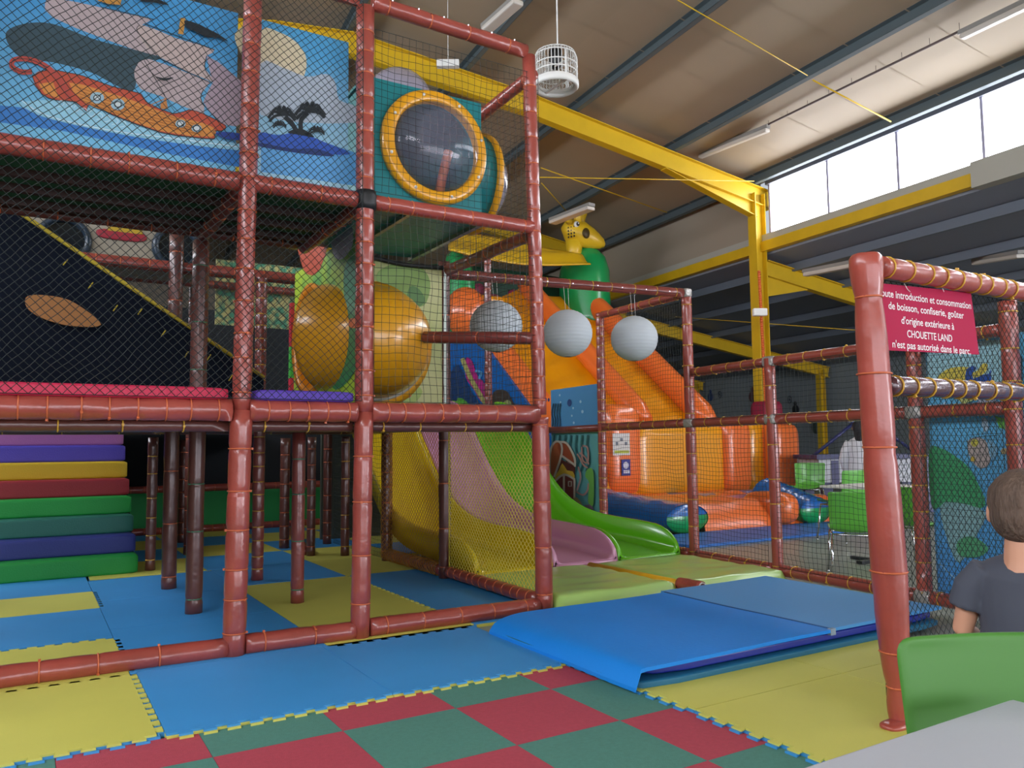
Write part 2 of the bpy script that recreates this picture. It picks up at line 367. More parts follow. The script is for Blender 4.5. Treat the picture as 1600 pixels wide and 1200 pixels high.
m = MB(); m.lathe([(0, .24), (.05, .24), (.07, .2), (.07, .04), (.03, 0), (0, 0)], c, n=16); m.build('motor', BLACK, t)
m = MB()
for k in range(4):
    a = k*pi/2; MM = Matrix.Translation(c+V((0, 0, .02))) @ Matrix.Rotation(a, 4, 'Z') @ Matrix.Rotation(.4, 4, 'X'); m.box((.03, -.04, -.002), (.19, .04, .002), 0, MM)
m.build('blade', WHITE, t)
m = MB(); q = c+V((.03, 0, .2)); m.tube([q, V((q.x, q.y, 7.55))], .008, 6); m.build('hanging_rod', WHITE, t)

# ---------------------------------------------------------------- floor tiles
FB = mat('blue_foam', '#3a93d4', .55, bump=.12, bscale=260, var=.04, vscale=2); FY = mat('yellow_foam', '#cac75c', .6, bump=.12, bscale=260, var=.04, vscale=2)
RR = mat('red_rubber', '#b04050', .75, bump=.3, bscale=300, var=.07, vscale=60); RG = mat('green_rubber', '#4c8476', .75, bump=.3, bscale=300, var=.07, vscale=60)
def jig(x0, x1, y0, y1, edges, z=.028, tooth=.045, dep=.030, layer=None, m=None):
    """outline with square teeth; edges = letters of the sides that carry free teeth: 'f' front, 'b' back, 'l' left, 'r' right"""
    def side(a, b, nrm, on):
        a, b = V(a), V(b); L = (b-a).length; pts = []
        if not on: return [a]
        n = max(2, int(L/(tooth*2))); w = L/(2*n+1)
        ax = (b-a).normalized(); pts.append(a); d = 0
        for k in range(n):
            s = w*(2*k+1); pts += [a+ax*(s+.004), a+ax*(s-.004)+nrm*dep, a+ax*(s+w+.004)+nrm*dep, a+ax*(s+w-.004)]
        return pts
    P = side((x0, y0, 0), (x1, y0, 0), V((0, -1, 0)), 'f' in edges) + side((x1, y0, 0), (x1, y1, 0), V((1, 0, 0)), 'r' in edges) + side((x1, y1, 0), (x0, y1, 0), V((0, 1, 0)), 'b' in edges) + side((x0, y1, 0), (x0, y0, 0), V((-1, 0, 0)), 'l' in edges)
    m = m or MB(); n = len(P); zm = z*.72; vs = [V((p.x, p.y, .001)) for p in P]+[V((p.x, p.y, zm)) for p in P]+[V((p.x, p.y, zm)) for p in P]+[V((p.x, p.y, z)) for p in P]
    if layer != 'low': m.add(vs, [tuple(range(3*n, 4*n))]+[(2*n+i, 2*n+(i+1) % n, 3*n+(i+1) % n, 3*n+i) for i in range(n)], 0)
    if layer != 'top': m.add(vs, [tuple(range(n-1, -1, -1)), tuple(range(n, 2*n))]+[(i, (i+1) % n, n+(i+1) % n, n+i) for i in range(n)], 1)
    return m
G = 'blue and yellow foam floor tiles'
def ftile(c, x0, x1, y0, y1, label, e='', z=.028):
    x0, x1, y0, y1 = [q*.98 for q in (x0, x1, y0, y1)]
    q = .013; mm_ = jig(x0+.002, x1-.002, y0+.002, y1-.002, e, z, layer='top')
    jig(x0+.002-q*('l' in e), x1-.002+q*('r' in e), y0+.002-q*('f' in e), y1-.002+q*('b' in e), e, z, layer='low', m=mm_)
    o = mm_.build('foam_tile', [FB, FY] if c == 'b' else [FY, FB]); return tag(o, label, 'floor tile', G)
ftile('y', -.55, .48, 3.57, 4.60, 'large yellow foam tile at the lower left, in front of the bottom rail', 'fr')
ftile('b', .51, 1.49, 3.55, 4.60, 'blue foam tile directly in front of the foot of the left near post', 'f')
ftile('b', 1.49, 2.47, 3.55, 4.60, 'blue foam tile in front of the second post, touching the folded blue mat', 'f')
ftile('y', -.55, .48, 4.60, 5.50, 'yellow foam tile just behind the bottom rail at the left edge', 'brf')
ftile('b', .48, 1.52, 4.60, 5.78, 'blue foam tile just behind the rail left of the near post')
ftile('y', 1.52, 2.47, 4.57, 6.95, 'big yellow foam tile between the two near posts, a slim inner post standing through it', 'fr')
ftile('b', 2.50, 3.45, 4.62, 5.80, 'blue foam tile inside the front rail next to the yellow netted cage')
ftile('b', -.55, .48, 5.53, 6.60, 'blue foam tile between two yellow ones at the left edge')
ftile('b', .48, 1.52, 5.78, 6.88, 'blue foam tile around the foot of the inner post left of the near post')
ftile('b', 2.50, 3.45, 5.80, 6.95, 'blue foam tile along the side of the netted slide cage')
ftile('y', -.55, .48, 6.60, 7.40, 'yellow foam tile in front of the rainbow foam steps', 'r')
ftile('b', -.55, .48, 7.40, 8.50, 'blue foam tile at the foot of the rainbow foam steps')
ftile('b', .48, 1.52, 6.88, 7.98, 'blue foam tile beside the right end of the lowest foam step')
ftile('b', 1.52, 2.47, 6.97, 8.05, 'blue foam tile behind the big yellow area under the frame')
ftile('y', 2.47, 3.45, 6.95, 8.05, 'yellow foam tile beside the back corner of the slide cage')
k = 0
ordn = ['first', 'second', 'third', 'fourth']
for j in range(4):
    for i in range(4):
        c = 'y' if (i+j) % 2 == 0 else 'b'
        ftile(c, .5+i*.985, 1.485+i*.985, 8.06+j*1.0, 9.06+j*1.0, '%s foam tile under the frame, %s row behind the cage, %s from the steps' % ('yellow' if c == 'y' else 'blue', ordn[j], ordn[i]))
ftile('y', 2.51, 3.50, 2.62, 3.60, 'yellow foam tile mostly under the folded blue mat', 'l')
ftile('y', 2.51, 3.50, 1.64, 2.62, 'yellow foam tile between the thick red post and the rubber tiles', 'l')
ftile('y', 3.50, 4.48, 1.64, 2.62, 'yellow foam tile behind the thick red post under the netted rail')
ftile('y', 3.50, 4.48, 2.62, 3.60, 'yellow foam tile under the right half of the folded blue mat')
XL = [-.42, .12, .62, 1.12, 1.63, 2.13, 2.455]; YL = [3.49, 3.18, 2.67, 2.17, 1.67, 1.17]
rows = ['back row', 'second row', 'third row', 'fourth row', 'front row']
cols = ['far left', 'second from the left', 'third from the left', 'fourth from the left', 'fifth from the left', 'beside the yellow foam']
for j in range(5):
    for i in range(6):
        if j == 4 and i < 3: continue
        red = (i+j) % 2 == 1
        m = MB(); m.box((XL[i]+.001, YL[j+1]+.001, .001), (XL[i+1]-.001, YL[j]-.001, .012))
        tag(m.build('rubber_tile', RR if red else RG), '%s rubber tile in the %s from the blue foam, %s' % ('red' if red else 'green', rows[j], cols[i]), 'floor tile', 'red and green rubber floor tiles')

# ---------------------------------------------------------------- padded posts and rails
TIES = []
TMESH = {}
def tie_mesh(r, mm):
    k = (round(r, 3), mm.name)
    if k not in TMESH:
        m = MB(); m.tube([V((cos(a)*r, sin(a)*r, 0)) for a in [2*pi*q/14 for q in range(14)]], .0042, 5, closed=True)
        m.box((r-.002, -.006, -.006), (r+.010, .006, .006))
        me = bpy.data.meshes.new('cable_tie'); me.from_pydata(m.v, [], m.f); me.materials.append(mm)
        me.polygons.foreach_set('use_smooth', m.s); TMESH[k] = me
    return TMESH[k]
def pad_tube(parent, kind, a, b, r=.056, mt=None, tie=None, step=.17, t0=.1, n=14, wr=1.3, seam=True, head=False):
    """padded tube from a to b, pinched where the cable ties hold the sleeve"""
    mt = mt or PAD; tie = tie or TIE_O
    a, b = V(a), V(b); L = (b-a).length; ax = (b-a)/L; rnd = random.Random(int((a.x*31+a.y*17+a.z*7+b.x*5+b.z)*1000))
    tp = []; s = t0
    while s < L-.05: tp.append(s); s += step*(.8+.4*rnd.random())
    S = sorted(set([0, L]+[x for q in tp for x in (q-.03, q-.012, q, q+.012, q+.03) if 0 < x < L]+[L*k/14 for k in range(15)]))
    p0 = ax.orthogonal().normalized(); p1 = ax.cross(p0); vs = []
    off = rnd.random()*20
    for s in S:
        d = min([abs(s-q) for q in tp] or [1]); pin = .92+.08*min(1, d/.03)**.6
        for k in range(n):
            an = 2*pi*k/n; q = V((cos(an)*2, sin(an)*2, s*9+off)); rr = r*pin*(1+.055*wr*noise.noise(q)+.03*wr*noise.noise(q*3))
            if seam and k == 0: rr *= 1.05
            vs.append(a+ax*s+(p0*cos(an)+p1*sin(an))*rr)
    N = len(S); fs = [(i*n+k, i*n+(k+1) % n, (i+1)*n+(k+1) % n, (i+1)*n+k) for i in range(N-1) for k in range(n)]+[tuple(range(n-1, -1, -1)), tuple((N-1)*n+k for k in range(n))]
    m = MB(); m.add(vs, fs, 0, True); o = m.build(kind, mt, parent)
    rot = ax.to_track_quat('Z', 'Y').to_matrix().to_4x4()
    for q in tp:
        T = Matrix.Translation(a+ax*q) @ rot @ Matrix.Rotation(rnd.random()*6.28, 4, 'Z'); TIES.append(((a+ax*q-CAM).length, T, r*.93, tie, o, parent))
    return o
def flush_ties(parent, limit=92):
    mine = sorted([t for t in TIES if t[5] == parent], key=lambda t: t[0])
    for d, T, r, tm, o, p in mine[:limit]:
        c = bpy.data.objects.new('cable_tie', tie_mesh(r+.003, tm)); COL.objects.link(c); c.parent = o
        c.matrix_parent_inverse = world_of(o).inverted(); c.matrix_basis = T; c.rotation_mode = 'XYZ'
    if mine[limit:]:
        m = MB(); ms = []
        for d, T, r, tm, o, p in mine[limit:]:
            if tm not in ms: ms.append(tm)
            m.tube([T @ V((cos(a)*r, sin(a)*r, 0)) for a in [2*pi*q/10 for q in range(10)]], .0055, 4, closed=True, mi=ms.index(tm))
        o = m.build('cable_tie', ms, parent); o['kind'] = 'stuff'
def net(parent, o, ux, uy, W, H, cell, kind='diamond', th=.0022, mt=None, wav=.35, bulge=.02, name='net', label=None, seed=0):
    """knotted net of real cords; o = lower corner, ux and uy its sides"""
    o, ux, uy = V(o), V(ux).normalized(), V(uy).normalized(); nn = ux.cross(uy).normalized(); mt = mt or NETB
    def P(x, y):
        q = V((x*3.1+seed, y*3.1, seed*1.7)); w = cell*wav
        dx = noise.noise(q)*w*1.6+noise.noise(q*4)*w*.5; dy = noise.noise(q+V((9, 0, 0)))*w*1.6+noise.noise(q*4+V((5, 5, 0)))*w*.5
        e = min(x, W-x, y, H-y); k = max(0, min(1, e/.12))
        return o+ux*(x+dx*k)+uy*(y+dy*k)+nn*(bulge*k*noise.noise(q*.8+V((0, 7, 0))))
    m = MB()
    def cord(a, b, st):
        L = (V(b)-V(a)).length; n = max(1, int(round(L/st)))
        if L < cell*.3: return
        pts = [P(a[0]+(b[0]-a[0])*i/n, a[1]+(b[1]-a[1])*i/n) for i in range(n+1)]
        m.tube(pts, th, 3, caps=False, sm=False)
    if kind == 'square':
        nx, ny = int(W/cell), int(H/cell)
        for i in range(nx+1): cord((i*W/nx, 0), (i*W/nx, H), cell*1.5)
        for j in range(ny+1): cord((0, j*H/ny), (W, j*H/ny), cell*1.5)
    else:
        dx, dy = (cell if not isinstance(cell, tuple) else cell[0]), 0
        g = cell*1.4142; k = math.ceil(-H/g)
        asp = 1.0
        for sgn in (1, -1):
            c = -H if sgn == 1 else 0.0
            while c < (W if sgn == 1 else W+H):
                # line y = sgn*(x-c) for +, y = c-x for -
                if sgn == 1: xa, xb = max(0, c), min(W, c+H); pa, pb = (xa, xa-c), (xb, xb-c)
                else: xa, xb = max(0, c-H), min(W, c); pa, pb = (xa, c-xa), (xb, c-xb)
                if xb > xa: cord(pa, pb, cell)
                c += g
    m.tube([P(0, 0), P(W, 0), P(W, H), P(0, H)], th*1.6, 4, closed=True)
    ob = m.build(name, mt, parent)
    if label: ob['label'] = label
    return ob

FY0 = 4.60
XA, XB, XC = 1.005, 1.73, 3.03
Z1, Z2 = 1.365, 2.68
frame = thing('climbing_frame', (1.4, 6.3, 0), 'tall netted climbing frame of red-brown padded posts and rails on foam tiles', 'climbing frame')
topB = pY(571, 6, FY0); topC = pY(826, 82, FY0)
def post(x, y, z, r=.056, x2=None, **k): return pad_tube(frame, 'post', (x, y, .024), (x if x2 is None else x2, y, z), r, **k)
# near row
post(-.32, FY0, 3.9)
pad_tube(frame, 'post', (XA-.01, FY0, .024), (XA+.01, FY0, Z1), .062, t0=.12, step=.2)
pad_tube(frame, 'post', (XA+.01, FY0, Z1), (XA+.04, FY0, 4.0), .052)
pad_tube(frame, 'post', (XB-.01, FY0, .024), (XB+.01, FY0, Z1), .058, t0=.2, step=.3)
pad_tube(frame, 'post', (XB+.01, FY0, Z1), (topB.x, FY0, topB.z-.03), .057, step=.13)
pad_tube(frame, 'post', (XC+.01, FY0, .024), (XC-.01, FY0, Z1-.02), .060, t0=.12, step=.28)
pad_tube(frame, 'post', (XC-.01, FY0, Z1), (topC.x, FY0, topC.z-.03), .048)
# near row rails
def rail(a, b, r=.05, **k): return pad_tube(frame, 'rail', a, b, r, **k)
for (x0, x1) in ((-.3, XA-.05), (XA+.05, XB-.05), (XB+.05, XC-.05)):
    rail((x0, FY0, .075), (x1, FY0, .068), .055, step=.27)
    rail((x0, FY0-.01, Z1), (x1, FY0-.01, Z1), .062, step=.13, wr=1.6)
    rail((x0, FY0+.06, Z1-.085), (x1, FY0+.06, Z1-.085), .034, tie=TIE_Y, mt=PADD, step=.3)
rail((-.3, FY0, Z2), (XA-.03, FY0, Z2-.005), .054, step=.2, wr=1.5)
rail((XA+.05, FY0, Z2), (XB-.05, FY0, Z2), .052, step=.25)
rail((XB+.06, FY0, Z2), (XC-.06, FY0, Z2), .048, step=.2)
rail((-.3, FY0, 3.95), (topB.x-.05, FY0, topB.z+.02), .05, step=.25)
rail((topB.x+.05, FY0, topB.z+.02), (topC.x-.03, FY0, topC.z), .05, step=.3)
# handrail from the tube to the corner post
rail(pY(664, 527, 5.36), (XC-.04, FY0+.02, 1.90), .045, mt=PADF, step=.3, wr=.5)
# rails running back
rail((XC, FY0+.05, 3.83), (XC+.05, 6.2, 3.83), .045, mt=PAD, step=.35)
for x in (XA, XB, XC):
    rail((x, FY0+.06, Z2-.02), (x, 5.85 if x < 3 else 6.2, Z2-.02), .046, mt=PADF, step=.25)
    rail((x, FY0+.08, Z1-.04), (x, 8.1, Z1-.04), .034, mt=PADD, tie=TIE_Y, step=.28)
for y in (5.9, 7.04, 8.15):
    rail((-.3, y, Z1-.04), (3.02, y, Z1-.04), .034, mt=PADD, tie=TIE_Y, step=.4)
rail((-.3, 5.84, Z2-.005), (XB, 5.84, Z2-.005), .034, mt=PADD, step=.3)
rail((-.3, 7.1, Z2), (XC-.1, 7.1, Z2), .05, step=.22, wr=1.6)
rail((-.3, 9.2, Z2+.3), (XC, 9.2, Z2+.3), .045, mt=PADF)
rail((XC+.09, 6.24, 2.68), (5.43, 5.70, 2.63), .046, mt=PADF, tie=TIE_Y, step=.22)
# inner posts
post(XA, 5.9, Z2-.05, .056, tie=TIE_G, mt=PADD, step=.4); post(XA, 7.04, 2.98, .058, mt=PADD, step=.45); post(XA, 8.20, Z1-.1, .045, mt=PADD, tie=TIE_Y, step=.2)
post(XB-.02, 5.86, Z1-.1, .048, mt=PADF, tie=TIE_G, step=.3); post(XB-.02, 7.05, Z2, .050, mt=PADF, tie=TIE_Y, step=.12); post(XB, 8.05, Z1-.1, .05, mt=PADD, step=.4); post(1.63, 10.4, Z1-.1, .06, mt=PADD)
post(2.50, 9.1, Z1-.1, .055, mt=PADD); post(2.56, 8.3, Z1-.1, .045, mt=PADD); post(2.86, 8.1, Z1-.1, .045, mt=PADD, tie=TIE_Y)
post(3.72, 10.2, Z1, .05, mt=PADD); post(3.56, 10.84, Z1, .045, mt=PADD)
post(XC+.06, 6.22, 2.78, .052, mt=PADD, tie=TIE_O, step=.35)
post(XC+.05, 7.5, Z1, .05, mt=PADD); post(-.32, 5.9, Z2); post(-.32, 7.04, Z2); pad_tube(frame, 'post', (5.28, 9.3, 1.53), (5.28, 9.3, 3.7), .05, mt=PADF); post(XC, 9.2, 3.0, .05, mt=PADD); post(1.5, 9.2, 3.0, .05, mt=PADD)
# low rails on the floor inside, and round the slide cage
rail((XC+.02, FY0+.1, .09), (XC+.06, 6.15, .09), .048, tie=TIE_O, step=.11)
rail((XC+.06, 6.28, .09), (XC+.05, 7.45, .09), .048, mt=PADF)
rail((XC+.02, FY0+.1, Z1-.02), (XC+.06, 6.15, Z1-.02), .048, mt=PADF, tie=TIE_Y, step=.07)
rail((XC+.06, 6.28, Z1-.02), (XC+.05, 7.45, Z1-.02), .048, mt=PADF)
rail((2.52, 8.36, .07), (3.0, 10.6, .07), .05, mt=PADF); rail((1.75, 8.2, .07), (2.45, 8.3, .07), .045, mt=PADF) if False else None
rail((.2, 11.55, .07), (4.3, 11.55, .07), .05); rail((.2, 11.6, .62), (4.3, 11.6, .62), .05)
# decks
m = MB(); m.box((-.35, FY0+.08, Z1-.05), (3.02, 8.1, Z1-.015)); m.build('deck', mat('dark_deck_board', '#1f2421', .8), frame)
m = MB(); m.box((-.35, FY0+.04, Z2+.01), (1.80, 5.88, Z2+.045))
for y in (5.0, 5.3, 5.6): m.box((-.35, y, Z2-.035), (1.8, y+.045, Z2+.01), 1)
m.build('deck', [mat('green_deck_underside', '#1c5c3c', .7), mat('deck_joist', '#3a2420', .6)], frame)
# black tape at the joint of the second post
m = MB(); m.tube([(XB+.015, FY0, Z2-.06), (XB+.015, FY0, Z2-.02), (XB+.015, FY0, Z2+.03), (XB+.015, FY0, Z2+.06)], [.064, .07, .069, .063], 14); m.build('tape_wrap', BLACK, frame)
# nets
NF = FY0-.062
net(frame, (-.3, NF, 1.43), (1, 0, 0), (0, 0, 1), 2.0, 2.5, .034, 'diamond', .0020, seed=1, name='net')
net(frame, (XB+.06, NF+.03, 1.43), (1, 0, 0), (0, 0, 1), 1.20, 1.22, .047, 'square', .0017, seed=2)
net(frame, (XB+.06, NF+.03, 2.74), (1, 0, 0), (0, 0, 1), 1.18, 1.05, .047, 'square', .0017, seed=3)
net(frame, (XC+.05, FY0+.06, 2.72), (0, 1, 0), (0, 0, 1), 1.5, 1.1, .045, 'square', .0017, mt=NETW, seed=4)
net(frame, (XC+.05, FY0+.06, 1.42), (0, 1, 0), (0, 0, 1), 1.5, 1.22, .045, 'square', .0017, seed=5)
net(frame, (XC+.05, FY0+.1, .13), (0, 1, 0), (0, 0, 1), 1.42, 1.19, .033, 'diamond', .0026, mt=NETY, seed=6, wav=.15, label='yellow knotted net')
net(frame, (XC+.06, 6.28, .13), (0, 1, 0), (0, 0, 1), 1.17, 1.19, .036, 'diamond', .0024, mt=NETO, seed=7, label='ochre knotted net')
net(frame, (XC+.03, 7.55, .05), (0, 1, 0), (0, 0, 1), 1.5, 1.28, .042, 'square', .0017, seed=8)
net(frame, (1.02, 7.10, Z2+.05), (1, 0, 0), (0, 0, 1), 2.0, .35, .05, 'square', .002, seed=9)
net(frame, (-.3, 7.02, 1.42), (1, 0, 0), (0, 0, 1), 3.3, 1.22, .05, 'diamond', .0022, seed=10)
# ochre net bunched round the back bottom rail and corner post of the cage
m = MB()
for (p, q) in (((XC+.06, 6.3, .09), (XC+.05, 7.5, .09)), ((XC+.05, 7.5, .06), (XC+.05, 7.5, Z1))):
    p, q = V(p), V(q); ax = (q-p).normalized(); a = ax.orthogonal().normalized(); b = ax.cross(a); L = (q-p).length
    for h in range(7):
        for sg in (1, -1):
            n = int(L/.02); m.tube([p+ax*(L*i/n)+(a*cos(sg*i*.35+h*.9)+b*sin(sg*i*.35+h*.9))*(.056+.012*noise.noise(V((i*.2, h, sg)))) for i in range(n+1)], .003, 3, caps=False)
m.build('rope_wrap', NETO, frame)
# soft edge pads on the first deck
SP = lambda n, c: mat(n, c, .55, bump=.1, bscale=60)
m = MB(); m.puff((-.3, FY0-.045, Z1+.055), (XA-.06, FY0+.22, Z1+.125), e=9); tag(m.build('edge_pad', SP('red_foam', '#c9284e')), 'long red foam pad lying along the first deck edge at the left', 'pad', 'foam pads on the first deck edge')
m = MB(); m.puff((XA+.075, FY0-.045, Z1+.055), (XB-.06, FY0+.22, Z1+.12), e=9); tag(m.build('edge_pad', SP('purple_foam', '#5a3fb0')), 'purple foam pad on the first deck edge between the two near posts', 'pad', 'foam pads on the first deck edge')
flush_ties(frame)

# ---------------------------------------------------------------- low fence round the landing area
fence = thing('netted_fence', (5.9, 5, 0), 'low red padded fence with black square netting beside the slide landing', 'fence')
def fr(k, a, b, r=.048, **q): return pad_tube(fence, k, a, b, r, mt=PADF if k == 'x' else PAD, tie=TIE_Y, **q)
def FP(y, z, off=0): return V((5.38+.092*(y-4.6)+off, y, z))
FN = V((-.9958, .0917, 0)); FD = V((.0917, .9958, 0))
fr('post', FP(5.68, .03), FP(5.70, 2.65), .050, step=.22); fr('post', FP(7.27, .03), FP(7.27, 2.68), .050, step=.13)
fr('post', FP(4.60, .03), FP(4.60, 1.87, -.02), .046, step=.25); fr('post', FP(3.25, .03), FP(3.25, 1.85), .050, step=.2); fr('post', FP(2.58, .03), FP(2.58, 2.02), .052, step=.2)
for (a, b) in ((2.63, 3.20), (3.31, 4.55), (4.66, 5.63), (5.75, 7.22)):
    fr('rail', FP(a, 1.355), FP(b, 1.355), .044, step=.2)
    fr('rail', FP(a, .10), FP(b, .10), .048, step=.22)
    if b < 5.7: fr('rail', FP(a, 1.845), FP(b, 1.845), .042, step=.2)
    else: fr('rail', FP(a, 2.63), FP(b, 2.65), .042, step=.2)
    net(fence, FP(a, .13, -.05), FD, (0, 0, 1), b-a, 1.19, .040, 'square', .0016, seed=a)
    net(fence, FP(a, 1.39, -.05), FD, (0, 0, 1), b-a, .43 if b < 5.7 else 1.22, .040, 'square', .0016, seed=a+9)
for y, z in ((4.60, 1.845), (4.60, 1.355), (3.25, 1.355), (5.68, 1.355), (3.25, .1), (5.70, 2.63)):
    p = FP(y, z); m = MB(); m.puff((p.x-.058, p.y-.06, z-.045), (p.x+.03, p.y+.06, z+.045), e=5); m.build('joint_clamp', mat('silver_joint', '#a9a6a2', .35, metal=.5, bump=.6, bscale=40), fence)
flush_ties(fence)

# ---------------------------------------------------------------- near panel with the notice
near = thing('netted_barrier', (2.97, 2.0, 0), 'near netted barrier on one thick brick-red padded post', 'barrier')
m = MB()
n = 20; S = [0, .03, .06, .1, .16, .2, .24, .3, .38, .46, .52, .6, .75, .9, 1.05, 1.1, 1.14, 1.2, 1.35, 1.5, 1.58, 1.66, 1.70, 1.735, 1.76, 1.80, 1.86, 1.90, 1.915]
RD = [.044, .038, .042, .043, .038, .046, .052, .056, .060, .064, .064, .068, .069, .067, .064, .060, .063, .064, .063, .061, .060, .056, .053, .051, .056, .062, .066, .065, .054]
vs = []
for s, r in zip(S, RD):
    cx = V((3.02-.045*s, 2.0, s+.01))
    for k in range(n):
        an = 2*pi*k/n; q = V((cos(an)*1.5, sin(an)*1.5, s*5)); rr = r*(1+.05*noise.noise(q)+.02*noise.noise(q*4))
        if k in (12, 13): rr *= .93
        if k == 11: rr *= 1.05
        vs.append(cx+V((cos(an)*rr, sin(an)*rr, 0)))
m.add(vs, [(i*n+k, i*n+(k+1) % n, (i+1)*n+(k+1) % n, (i+1)*n+k) for i in range(len(S)-1) for k in range(n)]+[tuple(range(n-1, -1, -1)), tuple((len(S)-1)*n+k for k in range(n))], 0, True)
po = m.build('post', PADN, near)
for s, r in ((.16, .036), (.3, .054), (1.12, .060), (1.735, .049), (.62, .067), (1.42, .063)):
    TIES.append((1, Matrix.Translation((3.02-.045*s, 2.0, s+.01)), r, TIE_O, po, near))
pad_tube(near, 'rail', (3.03, 2.0, 1.885), (4.35, 2.0, 1.885), .045, mt=PADN, tie=TIE_Y, step=.12, t0=.04)
pad_tube(near, 'rail', (3.03, 2.0, 1.385), (4.35, 2.0, 1.385), .042, mt=mat('dark_maroon_vinyl', '#4a2530', .25, bump=.4, bscale=14, coat=.6), tie=TIE_Y, step=.12, t0=.06)
pad_tube(near, 'post', (4.42, 2.0, .02), (4.42, 2.0, 1.93), .06, mt=PADN)
pad_tube(near, 'rail', (3.05, 2.0, .09), (4.35, 2.0, .09), .045, mt=PADN)
net(near, (3.03, 2.06, .12), (1, 0, 0), (0, 0, 1), 1.33, 1.73, .0290, 'diamond', .0015, seed=21, wav=.3, label='black diamond net')
m = MB(); m.puff((2.90, 1.94, .018), (3.06, 2.03, .05), e=3); m.build('sleeve_flap', PADN, near)
flush_ties(near)

def text_mesh(s, name, x0, x1, z, y, h, mm, parent, M=None, off=.0):
    cu = bpy.data.curves.new(name, 'FONT'); cu.body = s; cu.size = 1; cu.offset = off; cu.extrude = .0
    ob = bpy.data.objects.new(name, cu); me = bpy.data.meshes.new_from_object(ob)
    xs = [v.co.x for v in me.vertices]; a, b = min(xs), max(xs)
    for v in me.vertices: v.co = V((x0+(v.co.x-a)/(b-a)*(x1-x0), y, z+v.co.y*h))
    if M is not None: me.transform(M)
    me.materials.append(mm); o = bpy.data.objects.new(name, me); COL.objects.link(o); bpy.data.objects.remove(ob)
    if parent is not None: o.parent = parent; o.matrix_parent_inverse = world_of(parent).inverted()
    return o
sign = thing('notice_sign', (3.3, 2.03, 1.68), 'crimson notice board with white French lettering tied to the near barrier', 'sign')
m = MB(); P = [pY(1366, 443, 2.03), pY(1517, 457, 2.03), pY(1530, 554, 2.03), pY(1376, 548, 2.03)]
P = [V((2.925, 0, P[0].z)), V((P[1].x, 0, P[1].z)), V((P[2].x, 0, P[2].z)), V((2.925, 0, P[3].z))]
vs = [V((p.x, 2.03+d, p.z)) for d in (0, .006) for p in P]
m.add(vs, [(3, 2, 1, 0), (4, 5, 6, 7), (0, 1, 5, 4), (1, 2, 6, 5), (2, 3, 7, 6), (3, 0, 4, 7)]); m.build('board', mat('crimson_board', '#a81c44', .65, spec=.15), sign)
LT = mat('white_lettering', '#e6dfe0', .5)
for s, xa, xb, yb in (('Toute introduction et consommation', 1369, 1517, 471), ('de boisson, confiserie, goûter', 1389, 1506, 489), ("d'origine extérieure à", 1409, 1491, 509), ('CHOUETTE LAND', 1418, 1488, 529), ("n'est pas autorisé dans le parc.", 1395, 1517, 547)):
    pa, pb = pY(xa, yb-2, 2.028), pY(xb, yb+2, 2.028); zb = (pa.z+pb.z)/2
    x0 = pa.x if xa > 1370 else pY(1371, 471, 2.028).x
    text_mesh(s, 'lettering', x0, pb.x, zb-.004, 2.0285, .045, LT, sign, off=.010)
m = MB(); m.tube([pY(1413, 443, 2.02), pY(1418, 452, 2.02), pY(1422, 456, 2.02)], .0018, 4); m.tube([pY(1472, 449, 2.02), pY(1475, 456, 2.02)], .0018, 4); m.build('cable_tie', WHITE, sign)

# ---------------------------------------------------------------- painted panels
class Art:
    def __init__(s, proj, nrm): s.mb = MB(); s.mats = []; s.proj = proj; s.n = V(nrm); s.k = 0
    def mi(s, m):
        if m not in s.mats: s.mats.append(m)
        return s.mats.index(m)
    def poly(s, pts, m, smooth=4, lift=None):
        pts = [(p[0], p[1], 0) for p in pts]
        if smooth: pts = crs(pts, smooth, True)
        s.k += 1; w = [s.proj(p[0], p[1])+s.n*(.0006*s.k) for p in pts]
        from mathutils.geometry import tessellate_polygon
        tr = tessellate_polygon([[V((p[0], p[1], 0)) for p in pts]]); s.mb.add(w, [tuple(t) for t in tr], s.mi(m))
    def line(s, pts, w, m, smooth=4):
        pts = crs([(p[0], p[1], 0) for p in pts], smooth) if smooth else [V((p[0], p[1], 0)) for p in pts]
        s.k += 1; L = []; R = []
        for i, p in enumerate(pts):
            t = pts[min(i+1, len(pts)-1)]-pts[max(0, i-1)]; t.normalize(); q = V((-t.y, t.x, 0))*w/2; L.append(p+q); R.append(p-q)
        vs = [s.proj(p.x, p.y)+s.n*(.0006*s.k) for p in L+R]; n = len(L); s.mb.add(vs, [(i, i+1, n+i+1, n+i) for i in range(n-1)], s.mi(m))
    def disc(s, c, r, m, ry=None): s.poly([(c[0]+cos(2*pi*k/20)*r, c[1]+sin(2*pi*k/20)*(ry or r)) for k in range(20)], m, 0)
A_ = lambda h: mat('paint_'+h.strip('#'), h, .45)
def grad_mat(name, c0, c1, z0, z1, rough=.4):
    m = bpy.data.materials.new(name); m.use_nodes = True; nt = m.node_tree; b = nt.nodes['Principled BSDF']; b.inputs['Roughness'].default_value = rough
    tc = nt.nodes.new('ShaderNodeTexCoord'); sp = nt.nodes.new('ShaderNodeSeparateXYZ'); mr = nt.nodes.new('ShaderNodeMapRange'); r = nt.nodes.new('ShaderNodeValToRGB')
    nt.links.new(tc.outputs['Object'], sp.inputs[0]); nt.links.new(sp.outputs['Z'], mr.inputs[0]); mr.inputs[1].default_value = z0; mr.inputs[2].default_value = z1
    nt.links.new(mr.outputs[0], r.inputs[0]); nt.links.new(r.outputs[0], b.inputs['Base Color'])
    r.color_ramp.elements[0].color = lin(c0); r.color_ramp.elements[1].color = lin(c1); return m
MY = 4.72
pm = lambda x, y: pY(x, y, MY)
c4 = lambda L: [(x/4, y/4) for x, y in L]
